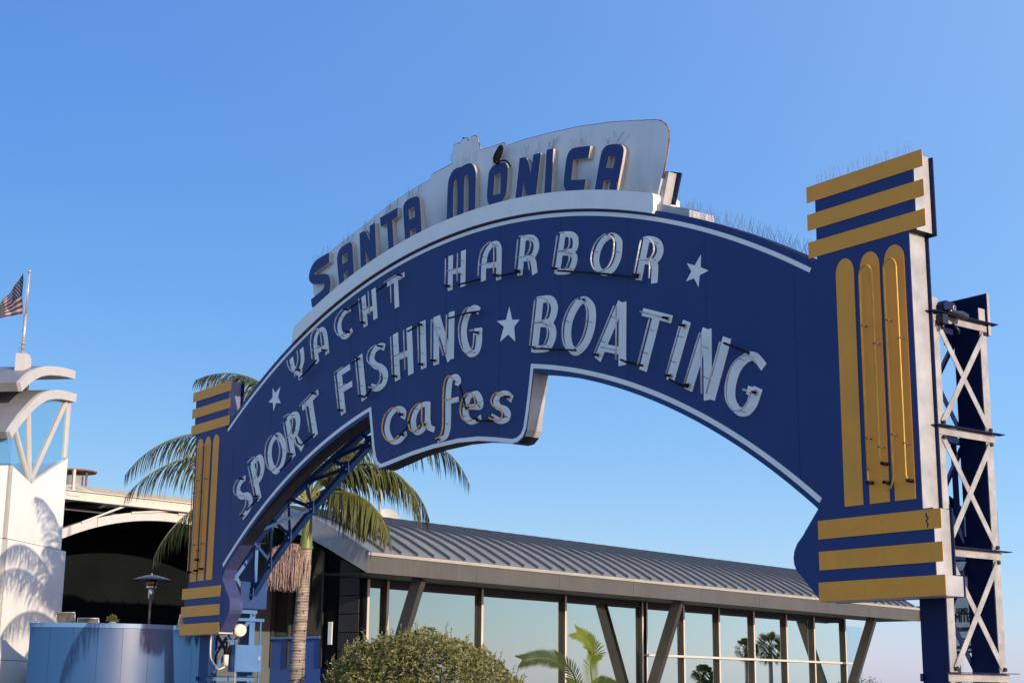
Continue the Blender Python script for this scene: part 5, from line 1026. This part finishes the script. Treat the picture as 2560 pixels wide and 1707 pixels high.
def small_frond(pts, mi, ll, lw=.022, name='frond'):
    P = smooth(pts, 8); b = MB(); n = len(P)-1; b.tube(P, [.014*(1-i/n)+.004 for i in range(n+1)], 5, mi=mi); rnd = random.Random(len(pts)+int(ll*100))
    for k in range(50):
        f = .12+.88*k/50; i = min(int(f*n), n-1); p = P[i].lerp(P[i+1], f*n-i); d = (P[i+1]-P[i]).normalized(); view = (CAM-p).normalized(); sd_ = d.cross(view).normalized(); nrm = (view+Vector((.2, .3, .5))*.6).normalized(); sd_ = d.cross(nrm).normalized()
        for sg in (-1, 1):
            v = (sd_*sg*.8+d*.9+nrm*.15).normalized(); L_ = ll*(1-.6*abs(f-.45))*rnd.uniform(.9, 1.1); wd = v.cross(nrm).normalized()*lw*.5
            b.add([p-wd*.6, p+wd*.6, p+v*L_*.6+wd-PZ*.02, p+v*L_*.6-wd-PZ*.02, p+v*L_-PZ*.06*L_/.3], [(0, 1, 2, 3), (3, 2, 4)], mi)
    return b.build(name, ['cycad', 'cycad_dark'], cy_, recalc=False)
def VP(px, py, dep):      # metres from the viewing axis (measured on the photograph) at a given distance
    return CAM + (FW + RT*px + UP*py)*dep
small_frond([VP(.055, -.235, 27.8), VP(.0515, -.214, 27.9), VP(.0535, -.2035, 27.9), VP(.0495, -.1945, 27.8), VP(.0425, -.1895, 27.8)], 0, .30)
small_frond([VP(.046, -.245, 27.6), VP(.0405, -.218, 27.6), VP(.031, -.2085, 27.6), VP(.019, -.2055, 27.5), VP(.0065, -.2075, 27.4)], 1, .30)
small_frond([VP(.05, -.24, 28.0), VP(.053, -.228, 28.3), VP(.060, -.222, 28.6), VP(.068, -.224, 28.9)], 1, .25)
small_frond([VP(.05, -.24, 28.0), VP(.045, -.226, 28.4), VP(.036, -.222, 28.6)], 0, .22)
b = MB(); b.tube([(-5.6, 6.7, 0), (-5.6, 6.7, .9), (-5.55, 6.75, 1.25)], [.12, .1, .05], 10); b.build('trunk', 'stem', cy_)
# fan palms that stand behind the viewer's right and mirror in the glass
def fan_palm(c, z, r, lab, seed):
    t = empty('fan_palm', (c[0], c[1], 0), lab, 'palm tree', 'fan palms mirrored in the pavilion glass'); rnd = random.Random(seed)
    b = MB(); b.tube([(c[0], c[1], 0), (c[0], c[1], z)], [.26, .18], 12); b.build('trunk', 'trunk', t)
    b = MB(); C_ = Vector((c[0], c[1], z))
    for k in range(46):
        a = rnd.uniform(0, 6.28); e = rnd.uniform(-1.0, 1.4); d = Vector((math.cos(a)*math.cos(e), math.sin(a)*math.cos(e), math.sin(e))); p = C_+d*r*.5; s_ = d.orthogonal().normalized(); s2 = d.cross(s_)
        b.tube([C_, p], .015, 4)
        for j in range(18):
            q = (j/17-.5)*2.9; v = (d*math.cos(q)+s_*math.sin(q)+PZ*-.15).normalized(); w_ = s2*.02+v.cross(s2)*.012
            b.add([p-w_*.6, p+w_*.6, p+v*r*.42+w_, p+v*r*.42-w_, p+v*r*.6-PZ*.12], [(0, 1, 2, 3), (3, 2, 4)])
    b.build('crown', 'leaf', t, recalc=False)
fan_palm((17.7, 128.6), 6.1, 1.75, 'larger distant fan palm mirrored in the right pavilion panes', 1)
fan_palm((19.5, 126.7), 5.9, 1.25, 'smaller distant fan palm left of the larger mirrored one', 2)
fan_palm((4.8, 76.8), 2.7, 0.9, 'low fan palm mirrored beside the raking strut', 3)
